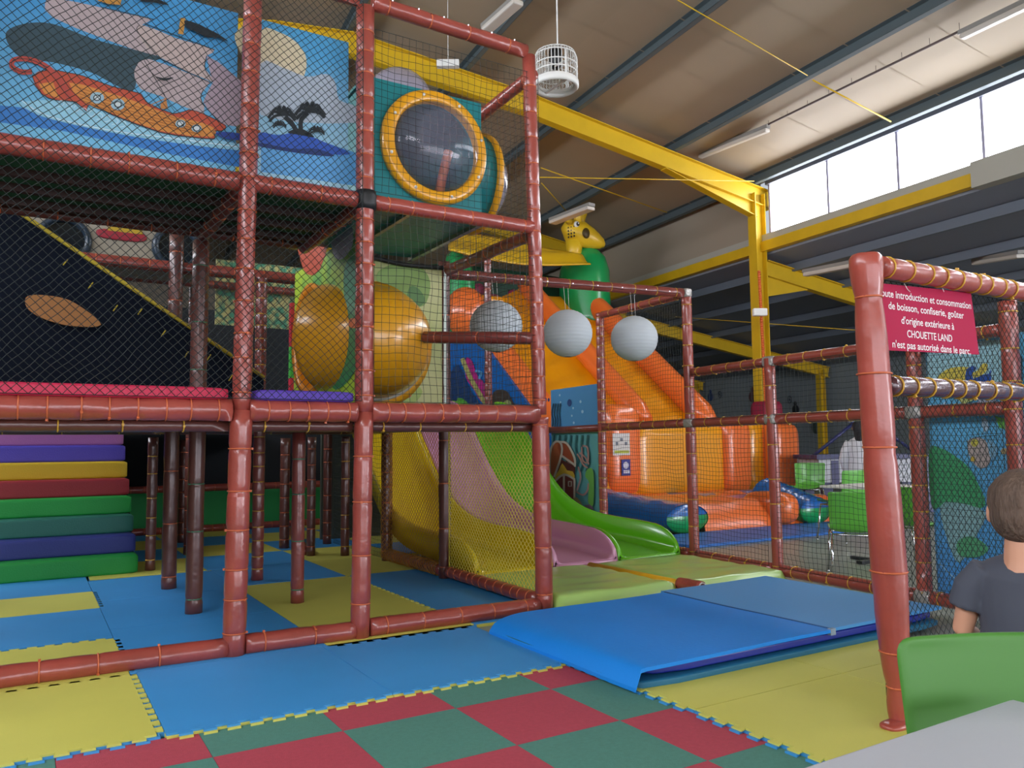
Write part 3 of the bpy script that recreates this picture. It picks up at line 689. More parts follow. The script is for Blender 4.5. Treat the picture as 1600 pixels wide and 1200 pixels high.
INK = A_('#152028')
# pirate ship panel
t = thing('ship_mural', (.35, MY, 2.76), 'painted sea panel with a pirate ship and grey sails, high on the left', 'mural', 'painted panels behind the top net')
m = MB(); m.box((-.33, MY, 2.765), (XA-.02, MY+.012, 3.74)); m.build('board', grad_mat('sea_sky_a', '#6fb4d6', '#3f8fc4', 2.8, 3.5), t)
a = Art(pm, (0, -1, 0))
a.poly([(-140, 150), (100, 175), (250, 205), (378, 232), (378, 262), (250, 238), (100, 205), (-140, 172)], A_('#2f77c0'), 0)
a.poly(c4([(120, 640), (420, 630), (700, 720), (1000, 820), (1500, 900), (1500, 940), (1000, 880), (600, 810), (300, 740), (180, 690)]), A_('#8cc3d8'))
a.poly(c4([(40, 200), (150, 150), (330, 150), (600, 250), (950, 340), (1000, 370), (880, 400), (830, 570), (700, 520), (560, 450), (330, 390), (150, 370), (60, 290)]), A_('#2e4650'))
SA, SB, SD = A_('#a89a9c'), A_('#b0a09c'), A_('#9a8a96')
a.poly(c4([(280, 30), (340, -10), (640, 50), (800, 90), (950, 120), (880, 160), (870, 230), (980, 350), (640, 240), (330, 110)]), SA, 2)
a.poly(c4([(870, 150), (1100, 240), (1340, 310), (1290, 350), (1280, 430), (1330, 515), (1000, 360), (880, 250)]), SB, 2)
a.poly(c4([(1290, 350), (1450, 460), (1530, 560), (1530, 760), (1400, 780), (1270, 640), (1330, 515)]), SD, 2)
a.poly(c4([(850, 420), (930, 370), (1250, 490), (1310, 520), (1250, 600), (1275, 715), (1000, 600), (880, 560), (840, 480)]), SA, 2)
for L in ([(870, 160), (860, 200), (980, 350)], [(1290, 350), (1280, 430), (1330, 515)], [(1270, 560), (1260, 640), (1390, 780)], [(900, 380), (960, 480), (1030, 600)], [(640, 50), (900, 110), (960, 125)], [(900, 150), (1340, 315)], [(980, 360), (1310, 520)]): a.line(c4(L), 1.1, INK)
a.poly(c4([(200, 480), (300, 440), (430, 460), (520, 480), (700, 545), (880, 590), (910, 640), (1080, 715), (1180, 690), (1280, 720), (1410, 790), (1380, 822), (1330, 822), (1340, 870), (1200, 860), (1000, 830), (700, 720), (560, 650), (540, 700), (470, 640), (350, 630), (260, 590)]), A_('#b04a34'), 2)
a.poly(c4([(430, 520), (640, 570), (880, 650), (1080, 730), (1220, 760), (1330, 800), (1320, 860), (1000, 822), (700, 712), (530, 645)]), A_('#c8843c'), 2)
a.poly(c4([(240, 530), (330, 515), (370, 620), (280, 590)]), A_('#c8843c'), 0)
a.line(c4([(200, 480), (300, 440), (430, 460), (520, 480), (700, 545), (880, 590), (910, 640), (1080, 715), (1180, 690), (1280, 720), (1410, 790), (1380, 822), (1330, 822), (1340, 870), (1200, 860), (1000, 830), (700, 720), (560, 650), (540, 700), (470, 640), (350, 630), (260, 590), (200, 480)]), 1, INK, 2)
for k in range(5): a.line(c4([(470+k*10, 545+k*22), (800, 655+k*20), (1250, 790+k*14)]), .8, A_('#8a4a22'))
a.line(c4([(200, 455), (130, 455), (75, 420), (90, 380), (190, 380), (300, 430), (390, 530), (430, 620)]), 8, A_('#a8443a'))
a.line(c4([(200, 455), (130, 455), (75, 420), (90, 380), (190, 380), (300, 430)]), 1, INK)
for (x, y) in ((605, 618), (735, 660), (1125, 780), (1225, 810)): a.disc((x/4, y/4), 11 if x < 800 else 8, A_('#8fb0c0'), 9 if x < 800 else 6); a.disc((x/4, y/4), 6, INK, 5); a.disc((x/4, y/4), 4.5, A_('#c0ccd0'), 3.6)
a.poly(c4([(1000, 660), (1035, 620), (1045, 690), (1000, 690)]), A_('#b4763c'), 0); a.line(c4([(940, 665), (1030, 625)]), 1.4, A_('#b4763c')); a.line(c4([(1040, 640), (1090, 710)]), .8, INK)
a.line(c4([(1140, 125), (1125, 225)]), 8, A_('#b4843c'), 0)
a.poly(c4([(1150, 140), (1230, 160), (1280, 185), (1360, 225), (1420, 270), (1350, 245), (1290, 245), (1220, 210), (1165, 185)]), INK)
a.poly(c4([(850, -20), (920, 5), (1000, 15), (1050, 45), (960, 30), (880, 20)]), INK); a.poly(c4([(600, -30), (765, -30), (750, 45), (680, 40), (610, 20)]), A_('#b4843c'), 0)
a.poly(c4([(970, 490), (1020, 500), (1080, 495), (1040, 515), (1000, 510)]), INK)
a.poly(c4([(1340, 840), (1420, 835), (1510, 850), (1510, 885), (1400, 875)]), A_('#1f3f90')); a.disc((402, 75), 38, A_('#c9c09c')) if False else None
a.poly(c4([(1460, 230), (1530, 180), (1530, 360), (1490, 330)]), A_('#c9c09c'))
for k in range(9):
    x, y = 380+k*48, 655+k*16; a.line([(x/4-4, y/4), (x/4, y/4-4), (x/4+5, y/4+1), (x/4+1, y/4+5), (x/4-5, y/4+6)], .8, A_('#cfe4ec'))
a.line(c4([(130, 640), (300, 740), (700, 830), (1100, 880), (1480, 930)]), 1.2, A_('#d4e6ee'))
a.mb.build('painting', a.mats, t)
# palm island panel
t = thing('island_mural', (1.4, MY, 2.76), 'painted sea panel with black palms on a small island and a pale moon', 'mural', 'painted panels behind the top net')
m = MB(); m.box((XA+.04, MY, 2.765), (XB-.06, MY+.012, 3.74)); m.build('board', grad_mat('sea_sky_b', '#9cc6d8', '#4a9ccc', 2.9, 3.6), t)
c2 = lambda L: [(380+x/3.333, y/3.333) for x, y in L]
a = Art(pm, (0, -1, 0))
a.poly(c2([(92, 700), (300, 700), (600, 800), (598, 970), (92, 895)]), A_('#5aa0d6'), 0)
a.poly(c2([(92, 160), (180, 165), (270, 215), (325, 290), (322, 380), (270, 440), (92, 400)]), A_('#cdc3a4'), 3)
a.poly(c2([(92, 330), (200, 350), (330, 400), (430, 385), (480, 430), (500, 520), (595, 560), (595, 640), (92, 600)]), A_('#a4b2c0'), 3)
a.poly(c2([(92, 690), (180, 705), (290, 690), (420, 740), (560, 800), (420, 800), (92, 745)]), A_('#2a55b0'), 3)
a.poly(c2([(92, 745), (250, 775), (380, 775), (475, 815), (300, 800), (92, 765)]), A_('#16306a'), 3)
a.poly(c2([(230, 690), (300, 670), (370, 715), (300, 705)]), INK)
for tr, tops in (([(280, 690), (250, 640), (215, 610)], (205, 605)), ([(300, 690), (300, 630), (335, 590)], (345, 585))):
    a.line(c2(tr), 7, INK)
for (cx, cy, s) in ((200, 600, 1.0), (345, 585, 1.1), (185, 655, .5), (375, 690, .6)):
    for an in (-2.9, -2.4, -1.9, -1.3, -.7, -.2, .25, 2.7):
        ex, ey = cx+cos(an)*72*s, cy+sin(an)*32*s+22*s; mx, my = cx+cos(an)*42*s, cy+sin(an)*38*s-8*s
        a.line(c2([(cx, cy), (mx, my), (ex, ey)]), 4.2*s, INK)
a.mb.build('painting', a.mats, t)

# treasure chest panels beyond the slides
t = thing('chest_mural', (5.6, 8.0, 0), 'underwater painted panel with a treasure chest beside the green slide', 'mural')
FO = V((5.42, 4.6, 0)); qx = lambda x, y: pP(x, y, FO, FN)
def fboard(t, y0, y1, z0, z1, name, mm, off=.045):
    m = MB(); vs = [FP(y, z, o_) for o_ in (off, off+.02) for (y, z) in ((y0, z0), (y1, z0), (y1, z1), (y0, z1))]
    m.add(vs, [(0, 1, 2, 3), (7, 6, 5, 4), (0, 4, 5, 1), (1, 5, 6, 2), (2, 6, 7, 3), (3, 7, 4, 0)]); return m.build(name, mm, t)
fboard(t, 7.3, 8.55, 1.39, 1.87, 'board', mat('mural_blue', '#4f8fc4', .4)); fboard(t, 7.3, 8.55, .10, 1.31, 'board', mat('mural_teal', '#5c9aa0', .4))
m = MB(); m.tube([FP(7.3, 1.35), FP(8.55, 1.35)], .042, 10); m.build('rail', PADF, t)
c5 = lambda L: [(840+x/5.458, 590+y/5.454) for x, y in L]
a = Art(qx, FN); NV = A_('#23407c')
for (x, y, r) in ((68, 190, 9), (95, 190, 7), (272, 215, 14)): a.disc((840+x/5.458, 590+y/5.454), r/5.4*1.3, NV, r/5.4*2.2)
for (x, y, r) in ((190, 150, 6), (197, 210, 6), (305, 260, 6), (368, 205, 8), (385, 290, 9), (295, 325, 6), (312, 385, 7)): a.disc((840+x/5.458, 590+y/5.454), r/5, A_('#a9cbe2'), r/3.4)
for k in range(4): a.line(c5([(125+k*22, 430), (135+k*20, 360), (122+k*22, 300), (140+k*20, 220)]), 1.6, A_('#1f4460'))
for k in range(8): a.line(c5([(100+k*48, 490), (90+k*48, 600), (112+k*48, 700), (85+k*48, 800)]), 2.6, A_('#2a5a60'))
a.poly(c5([(115, 860), (115, 650), (150, 555), (200, 560), (215, 640), (190, 740), (130, 860)]), A_('#a45a38'), 3)
a.poly(c5([(180, 545), (250, 560), (310, 640), (330, 720), (330, 760), (205, 665)]), A_('#94482e'), 2)
a.poly(c5([(200, 690), (330, 760), (325, 860), (240, 830), (150, 880), (140, 850)]), A_('#5a2c28'), 0)
a.poly(c5([(160, 840), (190, 790), (220, 730), (260, 790), (310, 800), (325, 860), (235, 825), (160, 870)]), A_('#c9a83c'), 2)
a.poly(c5([(150, 880), (235, 830), (330, 875), (325, 1050), (240, 1010), (160, 900)]), A_('#74352f'), 0)
for L in ([(115, 850), (115, 650), (150, 555), (205, 555), (215, 650), (150, 850)], [(150, 890), (235, 825), (330, 870)], [(235, 830), (235, 1010)], [(325, 870), (325, 1060)], [(190, 550), (260, 560), (325, 680), (330, 760)], [(210, 660), (330, 745)]): a.line(c5(L), 3.2, A_('#b9b2a6'), 3)
a.line(c5([(275, 885), (300, 885), (300, 925), (275, 925), (275, 885)]), 2, A_('#b9b2a6'), 0)
for L in ([(350, 650), (375, 690), (400, 740), (440, 770)], [(395, 580), (440, 600), (440, 720), (395, 700), (390, 590)], [(370, 640), (420, 680), (450, 740)], [(340, 970), (400, 1000), (440, 960), (445, 900)], [(360, 760), (380, 850), (350, 960)]): a.line(c5(L), 2.4, A_('#a87c78'), 3)
a.poly(c5([(440, 780), (490, 800), (490, 1080), (445, 1060), (455, 900), (420, 840)]), A_('#6aa44c'), 3)
a.poly(c5([(310, 1040), (350, 1020), (400, 1090), (400, 1130), (340, 1090)]), A_('#a08a5a'), 2); a.poly(c5([(400, 1100), (460, 1080), (492, 1120), (480, 1150), (420, 1150)]), A_('#77607a'), 2)
a.mb.build('painting', a.mats, t)

# sea panel behind the fence at the right
t = thing('sea_mural', (5.4, 2.5, 0), 'large painted blue and green undersea panel behind the boy', 'mural')
fboard(t, 1.4, 3.22, .1, 1.83, 'board', grad_mat('sea_c', '#4a96d8', '#62b6e0', .2, 1.3), .10)
a = Art(lambda x, y: pP(x, y, FP(4.6, 0, .095), FN), FN)
a.poly([(1448, 541), (1590, 528), (1590, 612), (1450, 612)], A_('#9ccbd6'), 0)
a.poly([(1462, 594), (1478, 578), (1500, 573), (1520, 577), (1520, 595), (1500, 602), (1470, 600)], A_('#cfc050'), 3)
a.poly([(1510, 577), (1520, 571), (1527, 575), (1519, 583), (1521, 592), (1532, 586), (1545, 584), (1549, 576), (1549, 602), (1512, 602), (1508, 590)], A_('#1f4fa4'), 1)
a.poly([(1520, 584), (1530, 577), (1536, 568), (1544, 570), (1540, 582), (1526, 590)], A_('#cfc050'), 2)
a.line([(1587, 560), (1575, 580), (1571, 592)], 4, A_('#c88a60')); a.poly([(1588, 560), (1598, 556), (1598, 600), (1580, 598), (1574, 592)], A_('#3f5c6c'), 0)
a.poly([(1452, 704), (1470, 700), (1492, 712), (1512, 728), (1526, 750), (1540, 790), (1500, 800), (1470, 792), (1456, 790)], A_('#3fa068'), 3)
a.poly([(1470, 790), (1500, 786), (1540, 800), (1530, 830), (1500, 880), (1480, 840)], A_('#86b0b4'), 3)
a.poly([(1497, 846), (1520, 838), (1545, 856), (1530, 870), (1500, 868)], A_('#50a070'), 3)
a.poly([(1556, 650), (1572, 654), (1588, 648), (1600, 660), (1592, 668), (1575, 672), (1562, 668)], A_('#6ab84c'), 1)
a.poly([(1513, 690), (1522, 684), (1538, 686), (1546, 700), (1548, 722), (1536, 732), (1522, 724), (1514, 706)], A_('#b4a6a2'), 3)
a.disc((1524, 692), 6, A_('#c8c04c')); a.disc((1521, 717), 4, A_('#c8a83c')); a.disc((1570, 705), 5, A_('#b8a070'))
a.line([(1513, 700), (1520, 686), (1540, 682), (1560, 680)], .9, INK); a.poly([(1545, 686), (1560, 700), (1552, 720), (1546, 704)], A_('#7ab0d0'), 2)
a.poly([(1600, 705), (1580, 712), (1586, 720), (1640, 716), (1640, 700)], A_('#a0606a'), 2)
a.poly([(1536, 652), (1544, 656), (1546, 668), (1540, 676), (1536, 664)], A_('#a4bcd0'), 2); a.line([(1478, 628), (1476, 634)], 2, A_('#c4dcec'), 0)
a.poly([(1497, 622), (1514, 620), (1522, 626), (1506, 632)], A_('#b4c07c'), 1); a.poly([(1530, 622), (1560, 624), (1548, 634), (1530, 632)], A_('#9aa4b8'), 1)
a.line([(1470, 880), (1490, 900), (1500, 905)], 1.5, A_('#9cc4dc'))
a.mb.build('painting', a.mats, t)

# ---------------------------------------------------------------- teal box with bubble windows
t = thing('bubble_box', (2.3, 5.3, 2.7), 'teal box with a yellow ringed bubble window high in the corner bay', 'play box')
TEAL = mat('teal_board', '#0f7a80', .35, var=.06)
BX0, BX1, BY0, BY1, BZ0, BZ1 = XB+.06, 2.66, 4.76, 5.95, 2.73, 3.57
cx, cz, ro, ri = 2.29, 3.17, .392, .308
m = MB(); N = 40   # front board with a round opening
def sq(an):
    c_, s_ = cos(an), sin(an); k = 1/max(abs(c_)/((BX1-cx) if c_ > 0 else (cx-BX0)), abs(s_)/((BZ1-cz) if s_ > 0 else (cz-BZ0))); return V((cx+c_*k, 0, cz+s_*k))
ang = sorted([2*pi*k/N for k in range(N)]+[math.atan2(z-cz, x-cx) % (2*pi) for x in (BX0, BX1) for z in (BZ0, BZ1)]); N = len(ang)
for y in (BY0, BY0+.02):
    m.add([sq(an)+V((0, y, 0)) for an in ang]+[V((cx+cos(an)*ri, y, cz+sin(an)*ri)) for an in ang], [(i, (i+1) % N, N+(i+1) % N, N+i) for i in range(N)])
m.add([V((cx+cos(an)*ri, y, cz+sin(an)*ri)) for y in (BY0, BY0+.02) for an in ang], [(i, (i+1) % N, N+(i+1) % N, N+i) for i in range(N)])
m.box((BX0, BY0, BZ0), (BX0+.02, BY1, BZ1-.05)); m.box((BX1-.02, BY0+.02, BZ0), (BX1, BY1, BZ1)); m.box((BX0, BY0, BZ0-.02), (BX1, BY1, BZ0)); m.box((BX0, BY1-.02, BZ0), (BX1, BY1, BZ1))
m.box((BX0, BY0+.02, BZ1-.02), (BX1, BY1, BZ1)); m.build('shell', TEAL, t)
YR = mat('yellow_moulding', '#e2a016', .3, coat=.4)
BUB = mat('clear_bubble', '#b4b4cc', .05, alpha=.20, coat=1, spec=1); BUB2 = mat('cloudy_bubble', '#b4b0c4', .1, alpha=.6, coat=1)
def bubble(c, axis, r0, r1, bul=.2, par=t, bm_=None):
    m = MB(); m.lathe([(r1, 0), (r0, 0), (r0, .035), (r0-.012, .055), (r0-.025, .062), (r1+.012, .066), (r1, .055), (r1, 0)], c, axis, 48); g = m.build('bubble_ring', YR, par)
    m = MB(); m.lathe([(r1*cos(k*pi/20), .04+bul*sin(k*pi/20)) for k in range(11)], c, axis, 40); g2 = m.build('bubble', bm_ or BUB, par)
    ax = V(axis).normalized(); u = ax.orthogonal().normalized(); w = ax.cross(u)
    for k in range(8): q = V(c)+(u*cos(k*pi/4+.3)+w*sin(k*pi/4+.3))*(r0+r1)/2+ax*.066; m = MB(); m.sphere(q, .011, 8, 6); m.build('bolt', WHITE, g)
bubble((cx, BY0, cz), (0, -1, 0), ro, ri, .2)
m = MB(); m.tube([(BX1-.01, 5.24, 3.16), (2.86, 5.24, 3.16)], .36, 36); m.build('side_turret', TEAL, t)
bubble((2.86, 5.24, 3.16), (1, 0, 0), .385, .30, .20, t, BUB2)
bubble((2.27, 5.32, BZ1), (0, 0, 1), .31, .28, .35, t, BUB2)
m = MB(); m.box((BX0, BY0-.02, BZ0-.05), (BX0+.03, BY1, BZ0-.02)); m.box((BX1-.035, BY0-.02, BZ0-.05), (BX1, BY1, BZ0-.02)); m.box((BX0+.3, BY0, BZ0-.05), (BX0+.33, BY1, BZ0-.02)); m.build('support_bar', STEEL, t)
# orange inner seat edge seen through the window
m = MB(); m.tube(crs([(2.55, 5.2, 2.8), (2.5, 5.1, 3.0), (2.55, 5.05, 3.3)], 5), .035, 8); m.build('inner_edge', mat('orange_edge', '#d86a2c', .5), t)

# ---------------------------------------------------------------- yellow crawl tube with two painted end panels
t = thing('crawl_tube', (2.2, 6.0, 1.4), 'yellow crawl tube between two painted boards on the first deck', 'tunnel')
m = MB(); PXp = 1.92; cy, cz2, rr = 6.27, 2.02, .41; Y0_, Y1_, Za, Zb = 5.15, 6.75, 1.40, 2.66
def sq2(an):
    c_, s_ = cos(an), sin(an); k = 1/max(abs(c_)/((Y1_-cy) if c_ > 0 else (cy-Y0_)), abs(s_)/((Zb-cz2) if s_ > 0 else (cz2-Za))); return V((0, cy+c_*k, cz2+s_*k))
ang = sorted([2*pi*k/40 for k in range(40)]+[math.atan2(z-cz2, y-cy) % (2*pi) for y in (Y0_, Y1_) for z in (Za, Zb)]); N = len(ang)
for x in (PXp, PXp+.02): m.add([sq2(an)+V((x, 0, 0)) for an in ang]+[V((x, cy+cos(an)*rr, cz2+sin(an)*rr)) for an in ang], [(i, (i+1) % N, N+(i+1) % N, N+i) for i in range(N)])
m.build('end_board', mat('leaf_painted_board', '#a9c83a', .45, two='#4f9a50', vscale=2.2), t)
m = MB(); m.lathe([(.385, .5), (.39, .0), (.39, -.02), (.455, -.03), (.455, .0), (.42, .0)], (PXp, cy, cz2), (1, 0, 0), 44); m.build('tube_mouth', mat('amber_tube', '#d98412', .35, coat=.3), t)
m = MB()
for z0, z1, q in ((1.42, 1.75, 0), (1.75, 2.02, 1), (2.02, 2.4, 2)): m.box((PXp-.03, Y1_-.0, z0), (PXp+.03, Y1_+.06, z1), q)
m.build('edge_strip', [A_('#e0304e'), A_('#4fc050'), A_('#c83040')], t)
# leafy painting details on the board (plain shapes)
a = Art(lambda x, y: pX(x, y, PXp-.002), (-1, 0, 0))
a.poly([(538, 420), (556, 400), (562, 450), (556, 500), (540, 480)], A_('#3f9a70'), 3); a.poly([(462, 350), (500, 330), (520, 350), (500, 420), (480, 428), (468, 400)], A_('#b84a30'), 3)
a.poly([(520, 345), (546, 340), (552, 380), (535, 405), (520, 395)], A_('#a8b4c8'), 3); a.poly([(530, 500), (556, 480), (562, 560), (540, 600), (520, 606), (524, 560)], A_('#3a8a58'), 3); a.disc((552, 505), 8, A_('#d87040'), 8)
a.mb.build('painting', a.mats, t)
TOWER = mat('cream_green_board', '#c4c68c', .5, two='#a8b46c', vscale=1.1)
m = MB(); m.box((1.98, 6.02, 1.42), (2.97, 6.05, 2.67)); m.build('end_board', TOWER, t)
a = Art(lambda x, y: pY(x, y, 6.015), (0, -1, 0))
a.poly([(588, 430), (610, 414), (650, 412), (672, 440), (662, 478), (630, 470), (600, 456)], A_('#7fa050'), 4)
a.poly([(640, 448), (655, 452), (664, 470), (652, 480), (636, 474)], A_('#4f7c3c'), 3)
a.poly([(600, 618), (640, 600), (660, 612), (640, 634), (600, 634)], A_('#a4bc64'), 3); a.disc((637, 616), 6, A_('#c0384c')); a.disc((614, 626), 6, A_('#b0405c'))
a.poly([(693, 420), (697, 420), (697, 634), (693, 634)], A_('#d8e4dc'), 0)
a.mb.build('painting', a.mats, t)
m = MB(); m.lathe([(.0, -.02), (.50, -.02), (.52, -.045), (.47, -.06), (.0, -.06)], (2.33, 6.02, 1.97), (0, 1, 0), 44); m.build('flange', YR, t)
YT = mat('glossy_yellow_tube', '#e3a21c', .28, coat=.6)
m = MB(); pts = crs([(2.33, 5.99, 1.96), (2.31, 5.82, 1.96), (2.24, 5.70, 1.97), (2.12, 5.74, 1.98), (1.98, 5.95, 2.0)], 5)
m.tube(pts, [.42]*len(pts), 40); m.build('bend', YT, t)
m = MB(); m.lathe([(.425, -.1), (.445, -.1), (.445, -.14), (.425, -.14)], (2.33, 6.03, 1.96), (0, 1, 0), 44); m.build('clamp_ring', mat('grey_band', '#b8b4a4', .4), t)
m = MB(); m.tube(crs([(1.98, 6.0, 2.68), (2.3, 6.0, 2.69), (2.6, 6.0, 2.66), (2.97, 6.0, 2.67)], 4), .02, 8); m.build('black_edge', BLACK, t)

# ---------------------------------------------------------------- dark interior of the frame
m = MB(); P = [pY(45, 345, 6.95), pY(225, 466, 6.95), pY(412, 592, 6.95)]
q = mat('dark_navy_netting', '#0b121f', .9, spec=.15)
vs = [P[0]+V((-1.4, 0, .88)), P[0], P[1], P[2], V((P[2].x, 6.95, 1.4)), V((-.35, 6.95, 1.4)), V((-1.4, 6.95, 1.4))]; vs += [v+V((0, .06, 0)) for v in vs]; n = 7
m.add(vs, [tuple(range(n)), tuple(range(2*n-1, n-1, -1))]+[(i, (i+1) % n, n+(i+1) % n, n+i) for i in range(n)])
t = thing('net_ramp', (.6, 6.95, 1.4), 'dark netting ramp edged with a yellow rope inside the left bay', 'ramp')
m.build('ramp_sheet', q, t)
m = MB(); m.tube([p+V((0, -.02, .01)) for p in [P[0]+V((-1.4, 0, .88))]+P], .016, 8)
for k in range(9):
    c = P[0].lerp(P[2], .15+k*.1)+V((0, -.03, -.1-.05*(k % 3))); m.tube([c, c+V((-.03, 0, -.05))], .005, 5)
m.build('rope', mat('yellow_rope', '#b4a02c', .7), t)
m = MB(); P = crs([(x, y, 0) for x, y in ((44, 462), (85, 463), (118, 474), (158, 507), (110, 509), (66, 497), (42, 480))], 4, True); A0 = [pY(p.x, p.y, 6.90) for p in P]; n = len(A0)
m.add(A0+[p+V((0, .03, 0)) for p in A0], [tuple(range(n)), tuple(range(2*n-1, n-1, -1))]+[(i, (i+1) % n, n+(i+1) % n, n+i) for i in range(n)])
tag(m.build('amber_light_slab', mat('dim_orange', '#9a6630', .6, bump=.4, bscale=20)), 'dim orange slab standing for amber light in the dark netting ramp at the left', 'pad')  # flat slab coloured to stand for amber light through an opening
# beige tunnel with two round portholes
t = thing('porthole_tunnel', (.7, 8.4, 2.9), 'beige high tunnel wall with two round dark portholes behind the net', 'tunnel')
TY = 8.35; z0 = pY(200, 408, TY).z; z1 = pY(200, 350, TY).z+.15; x0 = pY(30, 380, TY).x-.4; x1 = pY(322, 400, TY).x
m = MB(); m.box((x0, TY, z0), (x1, TY+.9, z1)); m.build('shell', mat('beige_tunnel', '#a49c8c', .5), t, bevel=.03)
for px in (100, 276):
    c = pY(px, 388 if px > 200 else 375, TY-.005); m = MB(); m.lathe([(.17, 0), (.17, .05), (.21, .06), (.23, .03), (.23, 0)], c, (0, -1, 0), 30); g = m.build('porthole', mat('dark_rim', '#2c3c4c', .3), t)
    m = MB(); m.lathe([(0, .012), (.17, .012)], c, (0, -1, 0), 30); m.build('pane', mat('dark_pane', '#0c1c26', .15), g)
m = MB(); c = pY(190, 368, TY-.004); m.puff((c.x-.22, TY-.02, c.z-.05), (c.x+.22, TY-.001, c.z+.05), e=3); m.box((c.x-.12, TY-.022, c.z+.03), (c.x+.18, TY-.002, c.z+.07), 1); m.build('painting', [A_('#a42c3c'), A_('#c0a030')], t)
# backdrop inside the frame
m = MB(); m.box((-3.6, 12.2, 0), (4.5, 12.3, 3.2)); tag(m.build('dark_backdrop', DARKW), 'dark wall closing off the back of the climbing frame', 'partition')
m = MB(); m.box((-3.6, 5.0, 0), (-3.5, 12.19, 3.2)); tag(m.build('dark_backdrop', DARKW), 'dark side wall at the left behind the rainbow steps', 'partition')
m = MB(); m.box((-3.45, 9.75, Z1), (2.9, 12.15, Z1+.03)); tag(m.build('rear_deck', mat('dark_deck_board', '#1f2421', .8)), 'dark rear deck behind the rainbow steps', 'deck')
m = MB(); m.puff((.1, 11.75, .03), (4.4, 11.95, .58), e=12); tag(m.build('foam_wall', mat('green_foam_wall', '#1f9a4c', .6)), 'low green foam wall far back under the frame', 'barrier')
m = MB(); m.box((1.75, 9.3, 2.55), (2.9, 9.33, 3.3)); tag(m.build('jungle_panel', mat('jungle_paint', '#b8b070', .5, two='#3f8a6a', vscale=14)), 'green and yellow jungle patterned board deep in the frame', 'panel')

# rainbow foam steps
G = 'rainbow foam steps'
cols = [('green', '#0d8a34', 'lowest, bright green foam step on the blue tiles'), ('navy', '#26327c', 'dark navy foam step, second from the floor'), ('teal', '#1f6a5c', 'dull teal foam step between the navy and the green one'),
        ('green', '#12953c', 'green foam step directly under the red one'), ('red', '#93202c', 'dark red foam step under the yellow one'), ('yellow', '#c9aa1c', 'yellow foam step'), ('violet', '#4a40b4', 'violet blue foam step just above the yellow one'), ('pink', '#a4649c', 'topmost, pink foam step under the deck edge')]
for k, (nm, c, lab) in enumerate(cols):
    y0 = 8.10+.20*k; z0 = .024+.168*k; xr = .895
    m = MB(); m.puff((-.42, y0, z0+.0), (xr-.003*k, y0+.30, z0+.170), e=16, n=12); tag(m.build('foam_step', mat('step_foam_'+c.strip('#'), c, .6, bump=.15, bscale=80)), 'rainbow stairs: '+lab, 'step', G)
m = MB(); m.box((-.4, 8.4, .024), (.88, 9.9, .03)); 
for k in range(1, 8): m.box((-.4, 8.12+.20*k+.05, .024), (.88, 8.12+.20*k+.2, .024+.168*k))
tag(m.build('step_base', mat('dark_foam', '#18201f', .8)), 'dark foam base carrying the rainbow steps', 'base')

# ---------------------------------------------------------------- three wave slides
prof = [(5.75, .125), (5.9, .135), (6.3, .16), (6.9, .185), (7.3, .25), (7.65, .39), (7.95, .61), (8.25, .90), (8.52, 1.19), (8.78, 1.42), (9.0, 1.5), (9.2, 1.52)]
PR = crs([(0, y, z) for y, z in prof], 4)
def slide(x0, x1, col, label, ytop=0):
    mm = mat('slide_'+col.strip('#'), col, .22, coat=.5)
    t = thing('wave_slide', ((x0+x1)/2, 5.75, 0), label, 'slide', 'three wave slides side by side')
    def wh(y):   # side wall height, rounded off at the mouth
        s = (y-5.75)/.36; return .21*sqrt(max(0, 1-(1-min(1, s))**2)) if s < 1 else .21
    lip = .045; r = .07
    def sec(y, z):
        h = wh(y)+.005; W = x1-x0; pts = []
        pts += [(0, -.02), (0, h), (.012, h+.012), (.03, h+.012), (.045, h)]
        for k in range(5): a_ = pi/2*k/4; pts.append((.045+r*(1-cos(a_)), max(0, min(h, r))*(1-sin(a_)) if h > .01 else 0))
        L = [(p[0], p[1]) for p in pts]; Rr = [(W-p[0], p[1]) for p in reversed(pts)]
        return [V((x0+a_, y, z+b_)) for a_, b_ in L+Rr]
    secs = [sec(p.y, p.z) for p in PR]; n = len(secs[0]); m = MB()
    m.add([v for s_ in secs for v in s_], [(i*n+k, i*n+k+1, (i+1)*n+k+1, (i+1)*n+k) for i in range(len(secs)-1) for k in range(n-1)], 0, True)
    m.build('chute', mm, t, solid=.012)
    m = MB(); m.tube([V((x0+.02, 5.75, .105)), V((x0+.1, 5.735, .105)), V((x1-.1, 5.735, .105)), V((x1-.02, 5.75, .105))], .022, 8); m.build('mouth_lip', mm, t)
    m = MB(); m.box((x0+.08, 6.0, .03), (x1-.08, 6.06, .13)); m.box((x0+.08, 6.9, .03), (x1-.08, 6.96, .16)); m.box((x0+.08, 8.5, .03), (x0+.14, 8.56, 1.12)); m.box((x1-.14, 8.5, .03), (x1-.08, 8.56, 1.12)); m.build('support', STEEL, t)
slide(3.13, 3.89, '#d9bd10', 'yellow wave slide, nearest, behind the yellow cage net')
slide(3.90, 4.60, '#c98fae', 'pink wave slide in the middle between the yellow and green ones')
slide(4.61, 5.36, '#63b81c', 'bright green wave slide, farthest, along the fence')
m = MB(); m.box((3.1, 9.2, 1.42), (5.6, 9.7, 1.52)); m.box((3.1, 9.65, 0), (5.6, 9.7, 1.42)); tag(m.build('slide_platform', mat('grey_platform', '#4c5048', .7)), 'platform at the top of the three wave slides', 'platform')
